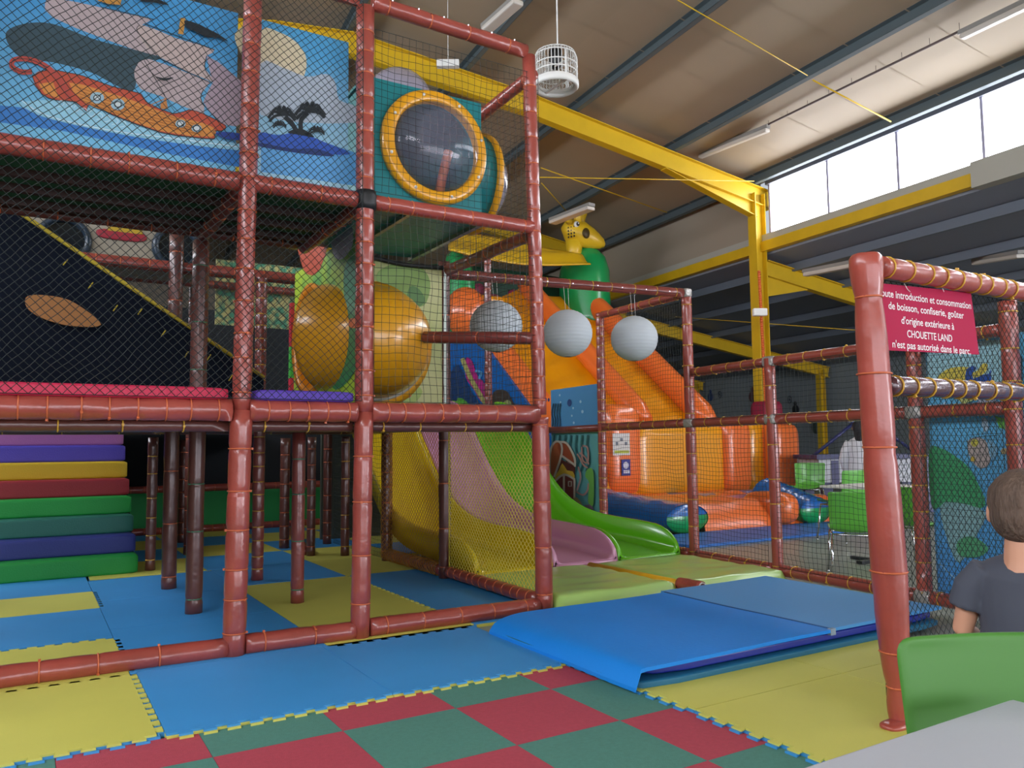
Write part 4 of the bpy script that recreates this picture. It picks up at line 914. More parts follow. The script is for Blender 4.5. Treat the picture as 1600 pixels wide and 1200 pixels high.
# green landing mats
GM = mat('glossy_green_vinyl', '#a8cf70', .34, coat=.35, bump=.25, bscale=5, bdetail=2)
def soft_mat(x0, x1, y0, y1, z0, z1, nm, mm, label, cat='mat', group=None, amp=.012, seed=0):
    m = MB()
    def top(u, v):
        x, y = x0+(x1-x0)*u, y0+(y1-y0)*v; e = min(u*(x1-x0), (1-u)*(x1-x0), v*(y1-y0), (1-v)*(y1-y0)); k = min(1, e/.06); k = sqrt(max(0, 1-(1-k)**2))
        return V((x, y, z0+(z1-z0)*(.25+.75*k)+amp*k*noise.noise(V((x*3+seed, y*7, 0)))))
    m.grid(top, 60, 40); m.grid(lambda u, v: V((x0+(x1-x0)*u, y0+(y1-y0)*(1-v), z0)), 1, 1)
    for (f) in ((lambda u, v: top(u, 0)*v+V((x0+(x1-x0)*u, y0, z0))*(1-v)), (lambda u, v: top(1, u)*v+V((x1, y0+(y1-y0)*u, z0))*(1-v)), (lambda u, v: top(1-u, 1)*v+V((x1-(x1-x0)*u, y1, z0))*(1-v)), (lambda u, v: top(0, 1-u)*v+V((x0, y1-(y1-y0)*u, z0))*(1-v))): m.grid(f, 30, 1)
    return tag(m.build(nm, mm), label, cat, group)
G = 'green landing mats'
soft_mat(3.10, 4.19, 4.52, 5.70, .024, .125, 'landing_mat', GM, 'glossy green landing mat at the mouth of the yellow and pink slides', group=G, seed=3)
soft_mat(4.29, 5.32, 4.46, 5.70, .024, .125, 'landing_mat', GM, 'glossy green landing mat in front of the green slide', group=G, seed=8)
t = thing('floor_rail', (4.24, 5.1, .1), 'low rail under a yellow cover between the two green mats, red padded end', 'rail')
m = MB(); m.tube([(4.24, 4.55, .088), (4.24, 5.68, .088)], .042, 12); m.build('cover', mat('yellow_cover', '#d9a318', .4), t)
pad_tube(t, 'padded_end', (4.245, 4.34, .10), (4.24, 4.56, .10), .050, n=14)
m = MB(); m.tube([V((4.245+cos(a_*.5)*(.045-.0032*a_), 4.336, .10+sin(a_*.5)*(.045-.0032*a_))) for a_ in range(13)], .006, 5); m.build('foam_end', mat('white_foam', '#d4cfc8', .7), t)
TIES.clear()

# folded blue gym mat
BM = mat('blue_gym_mat', '#1e88e4', .55, spec=.25, bump=.08, bscale=40, var=.04, vscale=2); BM2 = mat('navy_gym_mat', '#20309a', .35, coat=.2); BM3 = mat('dull_blue_gym_mat', '#4f98d6', .55, spec=.3, bump=.08, bscale=40)
t = thing('folded_mat', (4, 3.6, .02), 'big folded blue gym mat lying in front of the green mats', 'mat')
mx0, mx1, my0, my1 = 2.40, 4.87, 2.89, 4.24
def sheet(xa, xb, ya, yb, zf, th, name, mm, nx=40, ny=24):
    m = MB()
    for s, dz in ((1, th), (-1, 0)): m.grid(lambda u, v: V((xa+(xb-xa)*(u if s > 0 else 1-u), ya+(yb-ya)*v, zf(xa+(xb-xa)*(u if s > 0 else 1-u), ya+(yb-ya)*v)+dz)), nx, ny)
    for f in ((lambda u: (xa+(xb-xa)*u, ya)), (lambda u: (xb, ya+(yb-ya)*u)), (lambda u: (xb-(xb-xa)*u, yb)), (lambda u: (xa, yb-(yb-ya)*u))):
        m.grid(lambda u, v: V((f(u)[0], f(u)[1], zf(*f(u))+th*v)), 40, 1)
    return m.build(name, mm, t)
def ztop(x, y):
    l = min(1, max(0, (x-mx0)/(.05+.22*(y-my0)/(my1-my0)))); l = sqrt(max(0, 1-(1-l)**2))
    return .026+.085*l+.006*noise.noise(V((x*1.3, y*1.5, 2)))+.012*max(0, (x-3.6)/2)
sheet(mx0, 3.79, my0, my1, ztop, .018, 'upper_panel', BM); sheet(3.81, mx1, my0+.02, my1+.05, ztop, .018, 'upper_panel', BM3)
m = MB(); m.puff((mx0+.1, my0+.03, .062), (mx1, my1-.02, .108), e=14, n=10); m.build('inner_fold', BM2, t)
m = MB(); m.tube([V((3.80, my0+(my1-my0)*k/10, ztop(3.80, my0+(my1-my0)*k/10)+.016)) for k in range(11)], .007, 6); m.build('seam_gap_line', mat('seam_blue', '#174f8c', .5), t)  # dark tube draws the shaded gap between the upper panels
m = MB(); m.puff((mx0+.005, my0-.01, .023), (mx1, my1, .058), e=16, n=10); m.build('lower_panel', mat('teal_blue_mat', '#1f6a8c', .5), t)
m = MB(); m.box((3.78, my0-.004, .10), (3.82, my0+.02, .135)); m.build('strap_loop', mat('grey_strap', '#8fa0b0', .6), t)

# paper lanterns
G = 'white paper lanterns hung from the padded rail'
PAPER = mat('white_paper', '#bcc5cb', .75)
for px, py, r, lab in ((775, 510, .244, 'leftmost white paper lantern, seen through the corner net'), (887, 521, .239, 'middle white paper lantern in front of the orange slide'), (991, 529, .240, 'rightmost white paper lantern, inside the netted corner')):
    k_ = ray(px, py); k_ = k_.x/k_.y; yy = 6.90/(1+.222*k_); c = pY(px, py, yy); r *= yy/6.27; t = thing('paper_lantern', c, lab, 'lantern', G)
    m = MB(); prof = []
    for k in range(73):
        th = pi*(.05+.90*k/72); q = r*(1+.010*(abs(((k % 4)/2)-1)-.5)); prof.append((sin(th)*q, cos(th)*q*.97))
    m.lathe(prof, c, n=40); m.build('shade', PAPER, t)
    m = MB(); zt = 2.65
    m.tube([c+V((-.02, 0, r*.95)), V((c.x-.04, c.y, zt))], .002, 4); m.tube([c+V((.02, 0, r*.95)), V((c.x+.01, c.y, zt))], .002, 4); m.build('string', WHITE, t)
# fairy lights along two rails
def fairy(a, b, n, label, r=.005):
    t = thing('fairy_lights', V(a), label, 'string lights'); a, b = V(a), V(b)
    m = MB(); m.tube([a.lerp(b, i/(n*2.))+V((0, 0, -.012*(i % 2))) for i in range(n*2+1)], .0018, 4); m.build('cable', BLACK, t)
    for i in range(n): m = MB(); m.sphere(a.lerp(b, (i+.5)/n)+V((0, 0, .006)), r, 8, 6); m.build('bulb', mat('cold_led', '#e8f0ff', .3, emit=1.5), t)
fairy((topB.x+.08, FY0-.035, topB.z+.05), (topC.x-.05, FY0-.04, topC.z+.03), 6, 'string of tiny white lights along the top rail of the climbing frame')
fairy((XC+.14, 6.18, 2.67), (5.38, 5.66, 2.62), 9, 'string of tiny white lights along the rail holding the paper lanterns')

# ---------------------------------------------------------------- big inflatable slide
OR = mat('orange_pvc', '#ee7430', .28, coat=.5, bump=.25, bscale=5); YL = mat('amber_pvc', '#eda006', .3, coat=.5, bump=.25, bscale=5)
BL = mat('blue_pvc', '#1766b4', .25, coat=.6, bump=.25, bscale=7); GN = mat('green_pvc', '#0f9a52', .28, coat=.5, bump=.15, bscale=4); DG = mat('dark_green_pvc', '#0c4a34', .5)
inf = thing('inflatable_slide', (9, 10.5, 0), 'large orange and yellow inflatable slide with a giraffe head on top', 'inflatable slide')
FYB = 9.93
def ztube(y): return 2.45+.80*(y-11.6)
def lane(x0, x1, name, mm, n=24):
    m = MB()
    def f(u, v):
        # v 0 at the foot .. 1 at the top
        y = FYB-.05+(14.6-FYB)*v; x = x0+(x1-x0)*u; base = ztube(y)-.20-(.42*(1-u) if x0 < 8 else 0)
        zz = base if y > 11.0 else (.42+(ztube(11.0)-.20-.42)*(max(0, y-FYB+.05)/(11.0-FYB+.05))**.62)
        return V((x, y, zz+.10*abs(cos(pi*2*u))*0-.12*sin(pi*u)+.015*sin(v*60)))
    m.grid(f, 20, 60); return m.build(name, mm, inf)
lane(7.6, 9.1, 'slide_lane', YL); lane(9.1, 10.65, 'slide_lane', YL)
for x, lo, r in ((7.5, FYB, .24), (9.1, 10.5, .20), (10.6, 10.45, .23)):
    zo = -.45 if x < 8 else -.02; m = MB(); m.tube([(x, lo+(14.5-lo)*k/16, ztube(lo+(14.5-lo)*k/16)+zo) for k in range(17)], [r*.6]+[r]*15+[r*.7], 18); m.build('side_bolster', OR, inf)
def psurf(px, py, Y): return pY(px, py, Y)
# left front panel (end of the side wall)
a0, a1 = pY(945, 0, FYB).x-.05, pY(1000, 700, FYB).x; zt = pY(960, 640, FYB).z; zb = .32
m = MB(); m.puff((a0-.1, FYB-.12, zb), (a1, FYB+1.1, zt+.1), e=6, n=12); m.build('front_panel', OR, inf)
p = pY(975, 700, FYB-.14)
def plate(px0, py0, px1, py1, Y, name, mm, par):
    A, Bq = pY(px0, py0, Y), pY(px1, py1, Y); m = MB(); m.box((A.x, Y-.006, Bq.z), (Bq.x, Y, A.z)); return m.build(name, mm, par)
wsign = plate(957, 677, 984, 711, FYB-.14, 'notice', mat('paper_white', '#d4d4d0', .5), inf); wsign['label'] = 'white notice sheet with a yellow line'
m = MB(); A = pY(960, 704, FYB-.147); Bq = pY(983, 708, FYB-.147); m.box((A.x, FYB-.149, Bq.z), (Bq.x, FYB-.146, A.z), 0)
for k in range(3): c = pY(964+k*7, 693-(k == 1)*6, FYB-.147); m.box((c.x-.025, FYB-.149, c.z-.025), (c.x+.025, FYB-.146, c.z+.025), 1)
m.build('print', [A_('#b8c040'), A_('#6c7480')], wsign)
lb = plate(971, 718, 985, 743, FYB-.14, 'label_plate', mat('label_blue', '#2a2f86', .4), inf); c = pY(978, 727, FYB-.148)
m = MB(); m.lathe([(.0, 0), (.055, 0)], (c.x, FYB-.149, c.z), (0, -1, 0), 20); c2_ = pY(979, 737, FYB-.148); m.box((c2_.x-.06, FYB-.149, c2_.z-.025), (c2_.x+.06, FYB-.146, c2_.z+.025)); m.build('emblem', A_('#c8ccdc'), lb)
# right walls of the landing: orange column, yellow recess, orange end
def wall(px0, px1, pyt, Y0, Y1, name, mm, zb=.3, e=7):
    xa, xb = pY(px0, 700, Y0).x, pY(px1, 700, Y0).x; m = MB(); m.puff((xa, Y0, zb), (xb, Y1, pY((px0+px1)/2, pyt, Y0).z), e=e, n=12); return m.build(name, mm, inf)
wall(1138, 1178, 655, FYB-.25, FYB+.9, 'end_column', OR); wall(1172, 1222, 660, FYB+.05, FYB+.9, 'recess_wall', YL); wall(1216, 1252, 662, FYB-.3, FYB+.3, 'end_column', OR)
wall(996, 1144, 664, FYB-.12, FYB+.9, 'foot_wall', YL, e=10)
# landing bed
bx0, bx1 = 7.55, 10.2
m = MB(); f = lambda x: 7.62-.03*(x-7.3)
def bed(u, v):
    x = bx0+(bx1-bx0)*u; y = f(x)+(FYB+.2-f(x))*v; e = min(1, v*(FYB-7.4)/.35); k = sqrt(max(0, 1-(1-e)**2)); s = x
    return V((x, y, .02+.34*k+.025*sin(y*9)*k+.03*noise.noise(V((x*2, y*3, 0)))*k))
def bm(u, v):
    x = bx0+(bx1-bx0)*u; y = f(x)+(FYB+.2-f(x))*v; q = noise.noise(V((x*1.7, y*1.6, 4)))
    if x > 8.9 and q > -.03 and v > .15: return 1
    return 0
m.grid(bed, 90, 60, mf=bm); m.build('landing_bed', [OR, BL], inf)
# side bolsters with green fronts
for (xa, ya, yb, rr) in ((7.22, 7.62, 10.3, .33), (9.52, 7.45, 8.35, .28)):
    m = MB(); K = 22; hz = [.20+.13*k/K for k in range(K+1)]; pts = [V((xa+(0 if xa > 9 else -.35*k/K), ya+(yb-ya)*k/K, hz[k])) for k in range(K+1)]
    m.tube(pts, [(rr*(1+.035*sin(k*2.2))*1.15, (hz[k]-.02)*(1+.05*sin(k*2.2))) for k in range(K+1)], 22, caps=False); b_ = m.build('bed_bolster', BL, inf)
    m = MB(); m.sphere((xa, ya+.02, .20), (rr*1.16, .10, .186), 24, 14); m.tube([(xa, ya-.01, .20), (xa, ya+.16, .20)], [(rr*1.165, .187), (rr*1.165, .187)], 22, caps=False)
    m.m = [1 if sum(m.v[i][2] for i in f_)/len(f_) > .25 else 0 for f_ in m.f]; m.build('end_cap', [GN, BL], b_)
m = MB(); m.puff((8.75, 7.36, .02), (9.2, 8.2, .48), e=3); m.build('bed_bolster', OR, inf)
# painted outer side wall
m = MB(); ys = [FYB-.1+(14.4-FYB)*k/12 for k in range(13)]; top = [V((7.22, y, ztube(y)-.40)) for y in ys]; vs = [V((7.22, y, .02)) for y in ys]+top; vs += [v+V((.15, 0, 0)) for v in vs]
m.add(vs, [(k, 13+k, 13+k+1, k+1) for k in range(12)]+[(26+k, 26+k+1, 39+k+1, 39+k) for k in range(12)]+[(13+k, 39+k, 39+k+1, 13+k+1) for k in range(12)]+[(0, 26, 39, 13), (12, 25, 51, 38)]); m.build('side_wall', BL, inf)
a = Art(lambda x, y: pX(x, y, 7.205), (-1, 0, 0))
a.poly([(728, 560), (738, 565), (745, 585), (757, 600), (762, 625), (752, 628), (740, 608), (728, 590)], A_('#b01c7c'), 4)
a.line([(722, 560), (735, 590), (755, 625), (768, 645)], 7, A_('#a8a460')); a.line([(742, 580), (752, 582), (748, 592)], 4, A_('#4a90c0'))
a.poly([(765, 640), (772, 612), (790, 610), (800, 625), (808, 645), (790, 650)], A_('#40342c'), 3); a.disc((793, 631), 6, A_('#8c9460')); a.disc((800, 636), 4, A_('#8c9460'))
a.poly([(700, 600), (716, 570), (735, 610), (760, 650), (720, 660)], A_('#123a6c'), 3); a.poly([(715, 622), (730, 628), (740, 650), (712, 650)], A_('#58a838'), 2)
a.mb.build('painting', a.mats, inf)
# back wall, two green columns, awning
m = MB(); m.puff((7.2, 15.4, 3.2), (11.2, 15.7, 5.2), e=8); m.build('back_wall', DG, inf)
m = MB(); m.box((7.3, 14.4, 3.9), (11.0, 15.6, 4.35)); m.build('platform', YL, inf, bevel=.1)
for q in ((8.1, 4.5), (8.5, 4.65), (8.9, 4.45), (9.4, 4.6)):
    m = MB(); m.sphere((q[0], 15.35, q[1]), (.16, .05, .14), 12, 8); m.build('flower', A_('#90284c'), inf)
xa, xb = pY(884, 440, 14.1).x, pY(957, 440, 14.1).x
m = MB()
def colm(cx_, w, y, zb, zt):
    zs = [(zb, 1), (zb+.4, 1.02), ((zb+zt)/2, 1.0), (zt-.55, 1.0), (zt-.3, .9), (zt-.08, .62), (zt, .35)]; m = MB()
    m.tube([(cx_-(.16*(1-s)*2), y, z) for z, s in zs], [(w*s, w*.8*s) for z, s in zs], 24); return m
colm((xa+xb)/2, (xb-xa)/2, 14.3, 3.6, pY(910, 388, 14.2).z).build('column', GN, inf)
colm(7.45, .38, 14.3, 3.3, 5.1).build('column', GN, inf)
m = MB(); m.sphere(pY(728, 488, 13.6), (.42, .4, .5), 20, 14); m.build('knob', OR, inf)
m = MB(); P4 = [pY(700, 352, 14.6), pY(845, 384, 14.2), pY(897, 389, 13.9), pY(923, 416, 13.4), pY(845, 407, 13.4), pY(700, 392, 13.4)]
def awn(u, v):
    A = P4[0].lerp(P4[2], u); A = A.lerp(P4[5].lerp(P4[3], u), .25); Bq = P4[5].lerp(P4[3], u); return A.lerp(Bq, v)+V((0, 0, -.10*sin(pi*u)*v+.03*sin(v*9+u*5)))
m.grid(awn, 24, 10); m.build('awning', mat('yellow_pvc', '#e0b41c', .35, coat=.3), inf, solid=.03)
# giraffe head
hc = pY(911, 369, 14.0); gx = V((1, 0, 0)); MG = Matrix.Translation(hc) @ Matrix.Rotation(radians(-25), 4, 'Z')
GY = mat('giraffe_yellow', '#e2bb24', .4, coat=.2)
m = MB()
def L3(x, y, z): return MG @ V((x, y, z))
pts = [(-.46, .10), (-.40, .12), (-.25, .10), (-.05, .04), (.15, -.05), (.3, -.12), (.42, -.17), (.49, -.2)]
m.tube([L3(x, 0, z) for x, z in pts], [(.08, .09), (.22, .21), (.28, .28), (.28, .29), (.24, .24), (.19, .18), (.12, .12), (.04, .04)], 24)
m.tube([L3(-.2, 0, -.1), L3(-.2, .05, -.35), L3(-.2, .1, -.6)], [.2, .17, .17], 18); hd = m.build('giraffe_head', GY, inf)
for y in (-.1, .14):
    m = MB(); m.tube([L3(-.14+.1*(y > 0), y, .25), L3(-.12+.12*(y > 0), y, .42), L3(-.10+.13*(y > 0), y, .55), L3(-.10+.13*(y > 0), y, .62)], [.10, .085, .10, .04], 14); m.build('horn', GY, hd)
m = MB(); m.tube([L3(-.35, -.25, .25), L3(-.5, -.4, .28)], [.08, .02], 10); m.build('ear', GY, hd)
m = MB(); m.sphere(L3(-.19, -.265, .19), (.075, .035, .07), 14, 10); m.sphere(L3(-.17, -.285, .19), (.045, .03, .045), 12, 8, 1); m.sphere(L3(-.16, -.305, .20), (.02, .015, .02), 8, 6, 0); m.build('eye', [WHITE, BLACK], hd)
m = MB(); m.sphere(L3(.02, -.25, .0), (.10, .05, .12), 16, 10); 
m.build('spot', A_('#4c3c14'), hd)
m = MB()
for i in range(3):
    for j in range(4): m.sphere(L3(-.37+.06*i, -.22-.02*i, .12-.07*j+.01*i), (.018, .018, .024), 8, 6)
m.build('spot', BLACK, hd)

# blue floor mats beyond the fence
m = MB(); m.box((6.3, 6.55, .004), (9.7, 7.5, .035)); tag(m.build('floor_mat', mat('blue_floor_mat', '#2868b8', .5)), 'flat blue floor mat in front of the inflatable slide', 'mat')
m = MB(); m.box((8.2, 5.6, .004), (9.2, 6.6, .03)); 

# ---------------------------------------------------------------- far furniture
CG = mat('green_chair_shell', '#5cae3a', .32, coat=.3)
def chair_proto(loc, rz, label, group, s=1.0, sx=1.0, cm=None):
    """plastic shell chair, front faces +Y in its own axes"""
    t = thing('shell_chair', loc, label, 'chair', group, rz); M = world_of(t) @ Matrix.Scale(s, 4) @ Matrix.Diagonal((sx, 1, 1, 1))
    m = MB(); prof = [(.235, .435), (.20, .45), (.10, .445), (0, .435), (-.10, .43), (-.17, .445), (-.215, .50), (-.235, .58), (-.25, .68), (-.262, .78), (-.268, .835)]
    Q = crs([(0, y, z) for y, z in prof], 3)
    def f(u, v):
        k = v*(len(Q)-1); i = min(len(Q)-2, int(k)); q = Q[i].lerp(Q[i+1], k-i); x = (u-.5)*2
        w = .225 if q.z < .46 else .225+.012*(q.z-.46)/.3; back = max(0, min(1, (q.z-.46)/.1)); seat = 1-back
        # rounded corners at the top and at the seat front
        d = 0
        if v > .93: c_ = (v-.93)/.07; w *= 1-.07*c_**3
        if v < .1: c_ = (.1-v)/.1; w *= 1-.15*c_**2
        dy = .05*(abs(x)**2.2)*back; dz = .035*(abs(x)**3)*seat
        return M @ V((x*w, q.y+dy, q.z+dz))
    m.grid(f, 18, len(Q)*1-1); m.build('shell', cm or CG, t, solid=.012, sub=1)
    m = MB(); R_ = [M @ V(p) for p in ((-.2, .17, .425), (.2, .17, .425), (.2, -.17, .42), (-.2, -.17, .42))]; m.tube(R_, .009, 8, closed=True); m.build('under_frame', CHROME, t)
    for x, y in ((-.2, .17), (.2, .17), (-.2, -.17), (.2, -.17)):
        m = MB(); m.tube([M @ V((x, y, .425)), M @ V((x*1.12, y*1.3, .012))], .010, 8); m.sphere(M @ V((x*1.12, y*1.3, .012)), .012, 8, 6); m.build('leg', CHROME, t)
    return t
G = 'green plastic shell chairs'
def at(px, d): v = pd(px, 700, d); return V((v.x, v.y, 0))
face = YAW-pi/2
v = pd(1641, 700, 1.33); cpos = V((v.x, v.y, 0))
# near chair: its back stands towards the play area, seat under the table edge
rz = face+pi-.13; cdir = Matrix.Rotation(rz, 3, 'Z') @ V((0, 1, 0))
chair_proto(cpos+cdir*.26, rz, 'green plastic chair back in the near right foreground behind the grey table', G, 1.0, 1.17, mat('shaded_green_shell', '#437d2c', .5))  # shell green darkened to carry the shade on this chair
chair_proto(at(1327, 6.95), face-.3, 'green plastic chair beyond the fence, left of the thick red post', G, .88)
chair_proto(at(1425, 7.3), face-1.2, 'green plastic chair beyond the fence, half hidden right of the thick red post', G, .9)
chair_proto(at(1260, 12.6), face+2.6, 'small distant green chair left of the air hockey table', G)
chair_proto(at(1316, 9.4), face+.4, 'small distant green chair in front of the air hockey table', G)
# near table
t = thing('cafe_table', (.95, .25, 0), 'pale grey table top in the lower right foreground corner', 'table')
m = MB(); m.box((.33, -.42, .722), (1.325, .688, .75)); m.build('table_top', mat('pale_grey_laminate', '#a9adb4', .5, bump=.05, bscale=50), t, bevel=.008)
m = MB(); m.tube([(.8, .1, .03), (.8, .1, .72)], .035, 16); m.box((.5, .07, .018), (1.1, .13, .045)); m.box((.77, -.2, .018), (.83, .4, .045)); m.build('pedestal', BLACK, t)
# far cafe table
q = at(1362, 7.75); t = thing('cafe_table', q, 'white cafe table on a black pedestal beyond the fence', 'table')
m = MB(); m.box((q.x-.35, q.y-.35, .71), (q.x+.35, q.y+.35, .735)); m.build('table_top', WHITE, t, bevel=.006)
m = MB(); m.tube([(q.x, q.y, .02), (q.x, q.y, .71)], .03, 12); m.box((q.x-.27, q.y-.03, .002), (q.x+.27, q.y+.03, .03)); m.box((q.x-.03, q.y-.27, .002), (q.x+.03, q.y+.27, .03)); m.build('pedestal', BLACK, t)
# air hockey table
q = at(1352, 13.6); MA = Matrix.Translation(q) @ Matrix.Rotation(radians(-5), 4, 'Z') @ Matrix.Rotation(radians(-26), 4, 'Z')
t = thing('air_hockey_table', q, 'white and navy air hockey table with slanted scoreboard arms near the far wall', 'game table')
NVY = mat('navy_gloss', '#23285e', .35); m = MB()
m.box((-1.0, -.5, .50), (1.0, .5, .88), 0, MA); m.build('cabinet', mat('offwhite_panel', '#b9bcc4', .45), t)
m = MB(); m.box((-1.05, -.55, .88), (1.05, -.45, .95), 0, MA); m.box((-1.05, .45, .88), (1.05, .55, .95), 0, MA); m.box((-1.05, -.45, .88), (-.95, .45, .95), 0, MA); m.box((.95, -.45, .88), (1.05, .45, .95), 0, MA)
for x in (-.80, .72): m.box((x, -.51, .45), (x+.12, -.50, .86), 0, MA)
m.build('rim', NVY, t)
for x, y in ((-.85, -.4), (.85, -.4), (-.85, .4), (.85, .4)): m = MB(); m.box((x-.08, y-.06, 0), (x+.08, y+.06, .5), 0, MA); m.build('leg', NVY, t)
for x0_, x1_ in ((-.9, -.1), (.9, .1)): m = MB(); m.tube([MA @ V((x0_, .0, .93)), MA @ V((x1_, 0, 1.55))], .03, 8); m.build('arm', NVY, t)
m = MB(); m.box((-.3, -.06, 1.5), (.3, .06, 1.66), 0, MA); m.build('scoreboard', NVY, t)
# wall paintings on the annex wall
for i, (px, py, s, cc, lab) in enumerate(((1110, 620, .16, '#27406e', 'small blue painted figure on the far grey wall, left of the column'), (1176, 620, .2, '#5c3c44', 'small dark red painted figure on the far wall beside the column'), (1243, 640, .16, '#141820', 'small black painted figure on the far wall'), (1275, 668, .2, '#3c4c44', 'small green painted bell on the far wall above the chairs'))):
    d = ray(px, py); k = (-8.48-(CAM-HO).dot(HV))/d.dot(HV); c = CAM+d*k; MM = Matrix.Translation(c) @ HM.to_3x3().to_4x4() @ Matrix.Rotation(pi/2, 4, 'Y') @ Matrix.Rotation(0, 4, 'X')
    m = MB(); m.sphere((0, 0, 0), (s*1.3, s*.8, s*.8) if False else (s, .02, s), 14, 10, 0, HM.to_3x3().to_4x4() @ Matrix.Diagonal((1, .0 or 1, 1, 1))); m.sphere((0, 0, s*1.3), (s*.45, .02, s*.5), 12, 8, 0, HM.to_3x3().to_4x4())
    o = m.build('wall_painting', A_(cc)); o.location = c; tag(o, lab, 'wall painting', 'small painted figures on the far wall')
for i, (px, py, lab) in enumerate(((1125, 616, 'round ring drawn on the far wall, leftmost'), (1182, 612, 'blue ring drawn on the far wall near the column'), (1234, 624, 'pale ring drawn on the far wall right of the column'), (1252, 572, 'small ring drawn high on the far wall under the fence rail'))):
    d = ray(px, py); k = (-8.47-(CAM-HO).dot(HV))/d.dot(HV); c = CAM+d*k
    m = MB(); m.tube([c+HU*cos(a_)*.09+V((0, 0, sin(a_)*.12)) for a_ in [2*pi*k_/16 for k_ in range(16)]], .018, 6, closed=True); m.sphere(c, .04, 8, 6)
    tag(m.build('wall_painting', A_('#333c4c')), lab, 'wall painting', 'rings on the far wall')

# ---------------------------------------------------------------- people
SKIN = mat('skin', '#c99478', .5, var=.04); 
def person(name, loc, rz, H, label, shirt, trousers, hairc, hair_len, arms, longsleeve=False, vox=.008, shirt_hem=.47):
    t = thing(name, loc, label, 'person', None, rz); M = world_of(t)
    kid = H < 1.2; hd = (.215 if kid else H/7.4); top = H; chin = H-hd; sh = chin-.035*(H/1.1) - (.01 if kid else .03); hip = H*(.46 if kid else .50); kn = H*.26; sw = H*(.122 if kid else .105)
    P = lambda x, y, z: M @ V((x, y, z))
    s = H/1.08
    b = MB()
    hcz = top-hd*.5
    b.sphere(P(0, -.006*s, top-hd*.44), (hd*.40, hd*.46, hd*.44), 24, 18, 0)
    b.sphere(P(0, 0, 0), (0.001,)*3, 4, 3)
    b = MB(); R3 = M.to_3x3().to_4x4()
    b.sphere(P(0, -.004*s, top-hd*.42), (hd*.395, hd*.47, hd*.42), 24, 18, 0, R3); b.sphere(P(0, hd*.13, top-hd*.66), (hd*.28, hd*.28, hd*.33), 20, 14, 0, R3)
    b.sphere(P(0, hd*.42, top-hd*.60), (hd*.055, hd*.09, hd*.08), 10, 8, 0, R3)   # nose
    b.sphere(P(0, hd*.37, top-hd*.78), (hd*.12, hd*.04, hd*.03), 10, 6, 0, R3)
    for x in (-1, 1): b.sphere(P(x*hd*.40, -.02*hd, top-hd*.57), (hd*.045, hd*.09, hd*.13), 10, 8, 0, R3)
    b.tube([P(0, -.01*s, chin+.03*s), P(0, -.015*s, sh+.01), P(0, -.012*s, sh-.05*s)], [hd*.25, hd*.27, hd*.36], 16)
    b.tube([P(0, 0, sh+.012*s), P(0, 0, sh-.03*s), P(0, 0, sh-.12*s), P(0, 0, hip+.14*s), P(0, 0, hip+.02*s), P(0, 0, hip-.05*s)], [(sw*.45, sw*.38), (sw*.98, sw*.55), (sw*.93, sw*.62), (sw*.80, sw*.60), (sw*.88, sw*.66), (sw*.6, sw*.5)], 22)
    legs = []
    for x in (-1, 1):
        b.tube([P(x*sw*.48, 0, hip+.02), P(x*sw*.5, .01, (hip+kn)/2), P(x*sw*.5, .01, kn), P(x*sw*.5, -.01, kn*.55), P(x*sw*.5, -.015, .05)], [sw*.46, sw*.42, sw*.31, sw*.30, sw*.20], 14)
        b.tube([P(x*sw*.5, -.03*s, .035), P(x*sw*.52, .04*s, .03), P(x*sw*.55, .11*s, .02)], [.03*s, .034*s, .022*s], 10)
    ul, fl = H*.165, H*.14
    for x, (e, w) in zip((-1, 1), arms):
        S_ = V((x*sw*.98, 0, sh-.025*s)); E = S_+V(e).normalized()*ul; W = E+V(w).normalized()*fl; dirw = V(w).normalized()
        b.tube([M @ (S_-V((x*.015, 0, -.0))), M @ S_.lerp(E, .5), M @ E, M @ E.lerp(W, .35), M @ W], [.038*s, .033*s, .028*s, .029*s, .019*s], 12)
        side = dirw.cross(V((x, 0, 0))).normalized() if abs(dirw.x) < .9 else V((0, 0, 1)); nrm = dirw.cross(side).normalized()
        pl = W+dirw*.03*s; b.tube([M @ W, M @ pl, M @ (W+dirw*.055*s)], [(.018*s, .018*s), (.014*s, .028*s), (.012*s, .028*s)], 12)
        for k, L in enumerate((.034, .042, .039, .03)):
            r0 = W+dirw*.05*s+side*(.010*s*(k-1.5)*1.3); m1 = r0+(dirw+nrm*.25*x).normalized()*L*.5*s; m2 = m1+(dirw+nrm*.8*x).normalized()*L*.5*s; b.tube([M @ r0, M @ m1, M @ m2], [.0055*s, .005*s, .004*s], 8)
        r0 = W+dirw*.015*s-side*.02*s; b.tube([M @ r0, M @ (r0+(dirw*.8-side*.7).normalized()*.022*s), M @ (r0+(dirw-side*.3).normalized()*.04*s)], [.007*s, .006*s, .0045*s], 8)
    b.build('body', SKIN, t, remesh=.0055 if kid else .011, smooth=2)
    # hair
    hm = mat('hair_'+hairc.strip('#'), hairc, .75, bump=.9, bscale=90, stretch=(1, 1, .25), var=.25, vscale=30)
    h = MB(); h.sphere(P(0, -.02*hd, top-hd*.40), (hd*.425, hd*.49, hd*.425), 30, 22, 0, R3, f=lambda v: v*(1+.03*noise.noise(v*6)) if not (v.y > .35 and v.z < .55) else v*.85)
    h.sphere(P(0, -.12*hd, top-hd*.58), (hd*.395, hd*.39, hd*.36), 24, 16, 0, R3, f=lambda v: v*(1+.03*noise.noise(v*7)) if v.y < .3 else v*.85)
    if hair_len: h.tube([P(0, -hd*.2, top-hd*.5), P(0, -hd*.36, top-hd*.9), P(0, -hd*.38, top-hd*1.4), P(0, -hd*.36, top-hd*1.7)], [(hd*.36, hd*.26), (hd*.34, hd*.17), (hd*.27, hd*.13), (hd*.12, hd*.06)], 18)
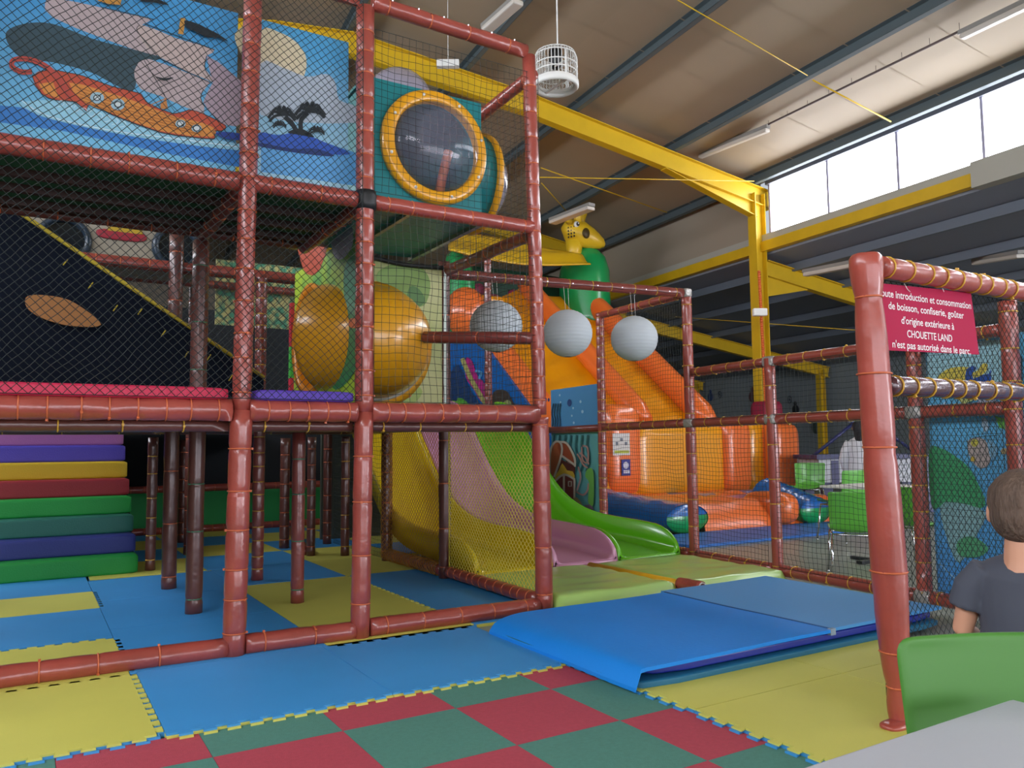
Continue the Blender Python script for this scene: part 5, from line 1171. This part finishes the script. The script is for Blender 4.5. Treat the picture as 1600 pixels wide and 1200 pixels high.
    h.build('hair', hm, t, remesh=.006 if kid else .01, smooth=2)
    for x in (-1, 1):
        e = MB(); e.sphere(P(x*hd*.16, hd*.375, top-hd*.52), (hd*.06, hd*.045, hd*.04), 12, 8, 0, R3); e.sphere(P(x*hd*.16, hd*.41, top-hd*.52), (hd*.028, hd*.018, hd*.028), 10, 6, 1, R3); e.build('eye', [WHITE, BLACK], t)
    # shirt
    c = MB(); g = .013*s
    c.tube([P(0, -.008*s, sh+.022*s), P(0, 0, sh-.002*s), P(0, 0, sh-.035*s), P(0, 0, sh-.12*s), P(0, 0, hip+.14*s), P(0, 0, hip+.03*s), P(0, 0, H*shirt_hem-.02)], [(sw*.44, sw*.42), (sw*.78+g, sw*.50+g), (sw*1.0+g, sw*.62+g), (sw*.98+g, sw*.68+g), (sw*.90+g, sw*.68+g), (sw*.98+g, sw*.74+g), (sw*1.0+g, sw*.76+g)], 26)
    for x, (e, w) in zip((-1, 1), arms):
        S_ = V((x*sw*.98, 0, sh-.025*s)); E = S_+V(e).normalized()*ul; W = E+V(w).normalized()*fl
        if longsleeve: c.tube([M @ (S_-V((x*.03, 0, 0))), M @ S_.lerp(E, .5), M @ E, M @ E.lerp(W, .9)], [.05*s, .047*s, .042*s, .03*s], 14)
        else: c.tube([M @ (S_-V((x*.03, 0, -.004))), M @ S_.lerp(E, .3), M @ S_.lerp(E, .62)], [.047*s, .050*s, .052*s], 16)
    c.build('shirt', shirt, t, remesh=.006 if kid else .011, smooth=1)
    c = MB(); 
    c.tube([P(0, 0, H*shirt_hem+.03), P(0, 0, hip), P(0, 0, hip-.06*s)], [(sw*.95, sw*.72), (sw*1.0, sw*.78), (sw*.9, sw*.7)], 22)
    for x in (-1, 1): c.tube([P(x*sw*.48, 0, hip), P(x*sw*.5, .01, (hip+kn)/2), P(x*sw*.5, .01, kn), P(x*sw*.5, -.01, kn*.5), P(x*sw*.5, -.015, .07)], [sw*.56, sw*.50, sw*.42, sw*.38, sw*.34], 16)
    c.build('trousers', trousers, t, remesh=.006 if kid else .011, smooth=1)
    for x in (-1, 1):
        c = MB(); c.tube([P(x*sw*.5, -.045*s, .035*s), P(x*sw*.52, -.01, .04*s), P(x*sw*.53, .05*s, .034*s), P(x*sw*.56, .12*s, .026*s)], [.03*s, .037*s, .036*s, .02*s], 14); c.build('shoe', mat('shoe_dark', '#1c1e24', .6), t)
    return t
v = pd(1597, 700, 2.2)
person('person', (v.x, v.y, 0), radians(-70), 1.07, 'small boy with short brown hair in a dark t-shirt, seen from behind, near right', mat('charcoal_cotton', '#454955', .8, bump=.15, bscale=12), mat('denim', '#2c3648', .8), '#5c4a3e', 0, (((-.25, .05, -1), (.15, .75, -.35)), ((.25, .05, -1), (-.15, .75, -.35))))
v = pd(1343, 700, 11.0)
person('person', (v.x, v.y, 0), face-.5, 1.46, 'dark haired person in a white jumper and pink skirt by the game table', mat('white_wool', '#d8d8dc', .85), mat('dusty_pink_cloth', '#96647a', .8), '#1c1a1e', 1, (((-.3, .15, -1), (.1, .4, -1)), ((.2, .5, -1), (0, .8, -.7))), longsleeve=True)
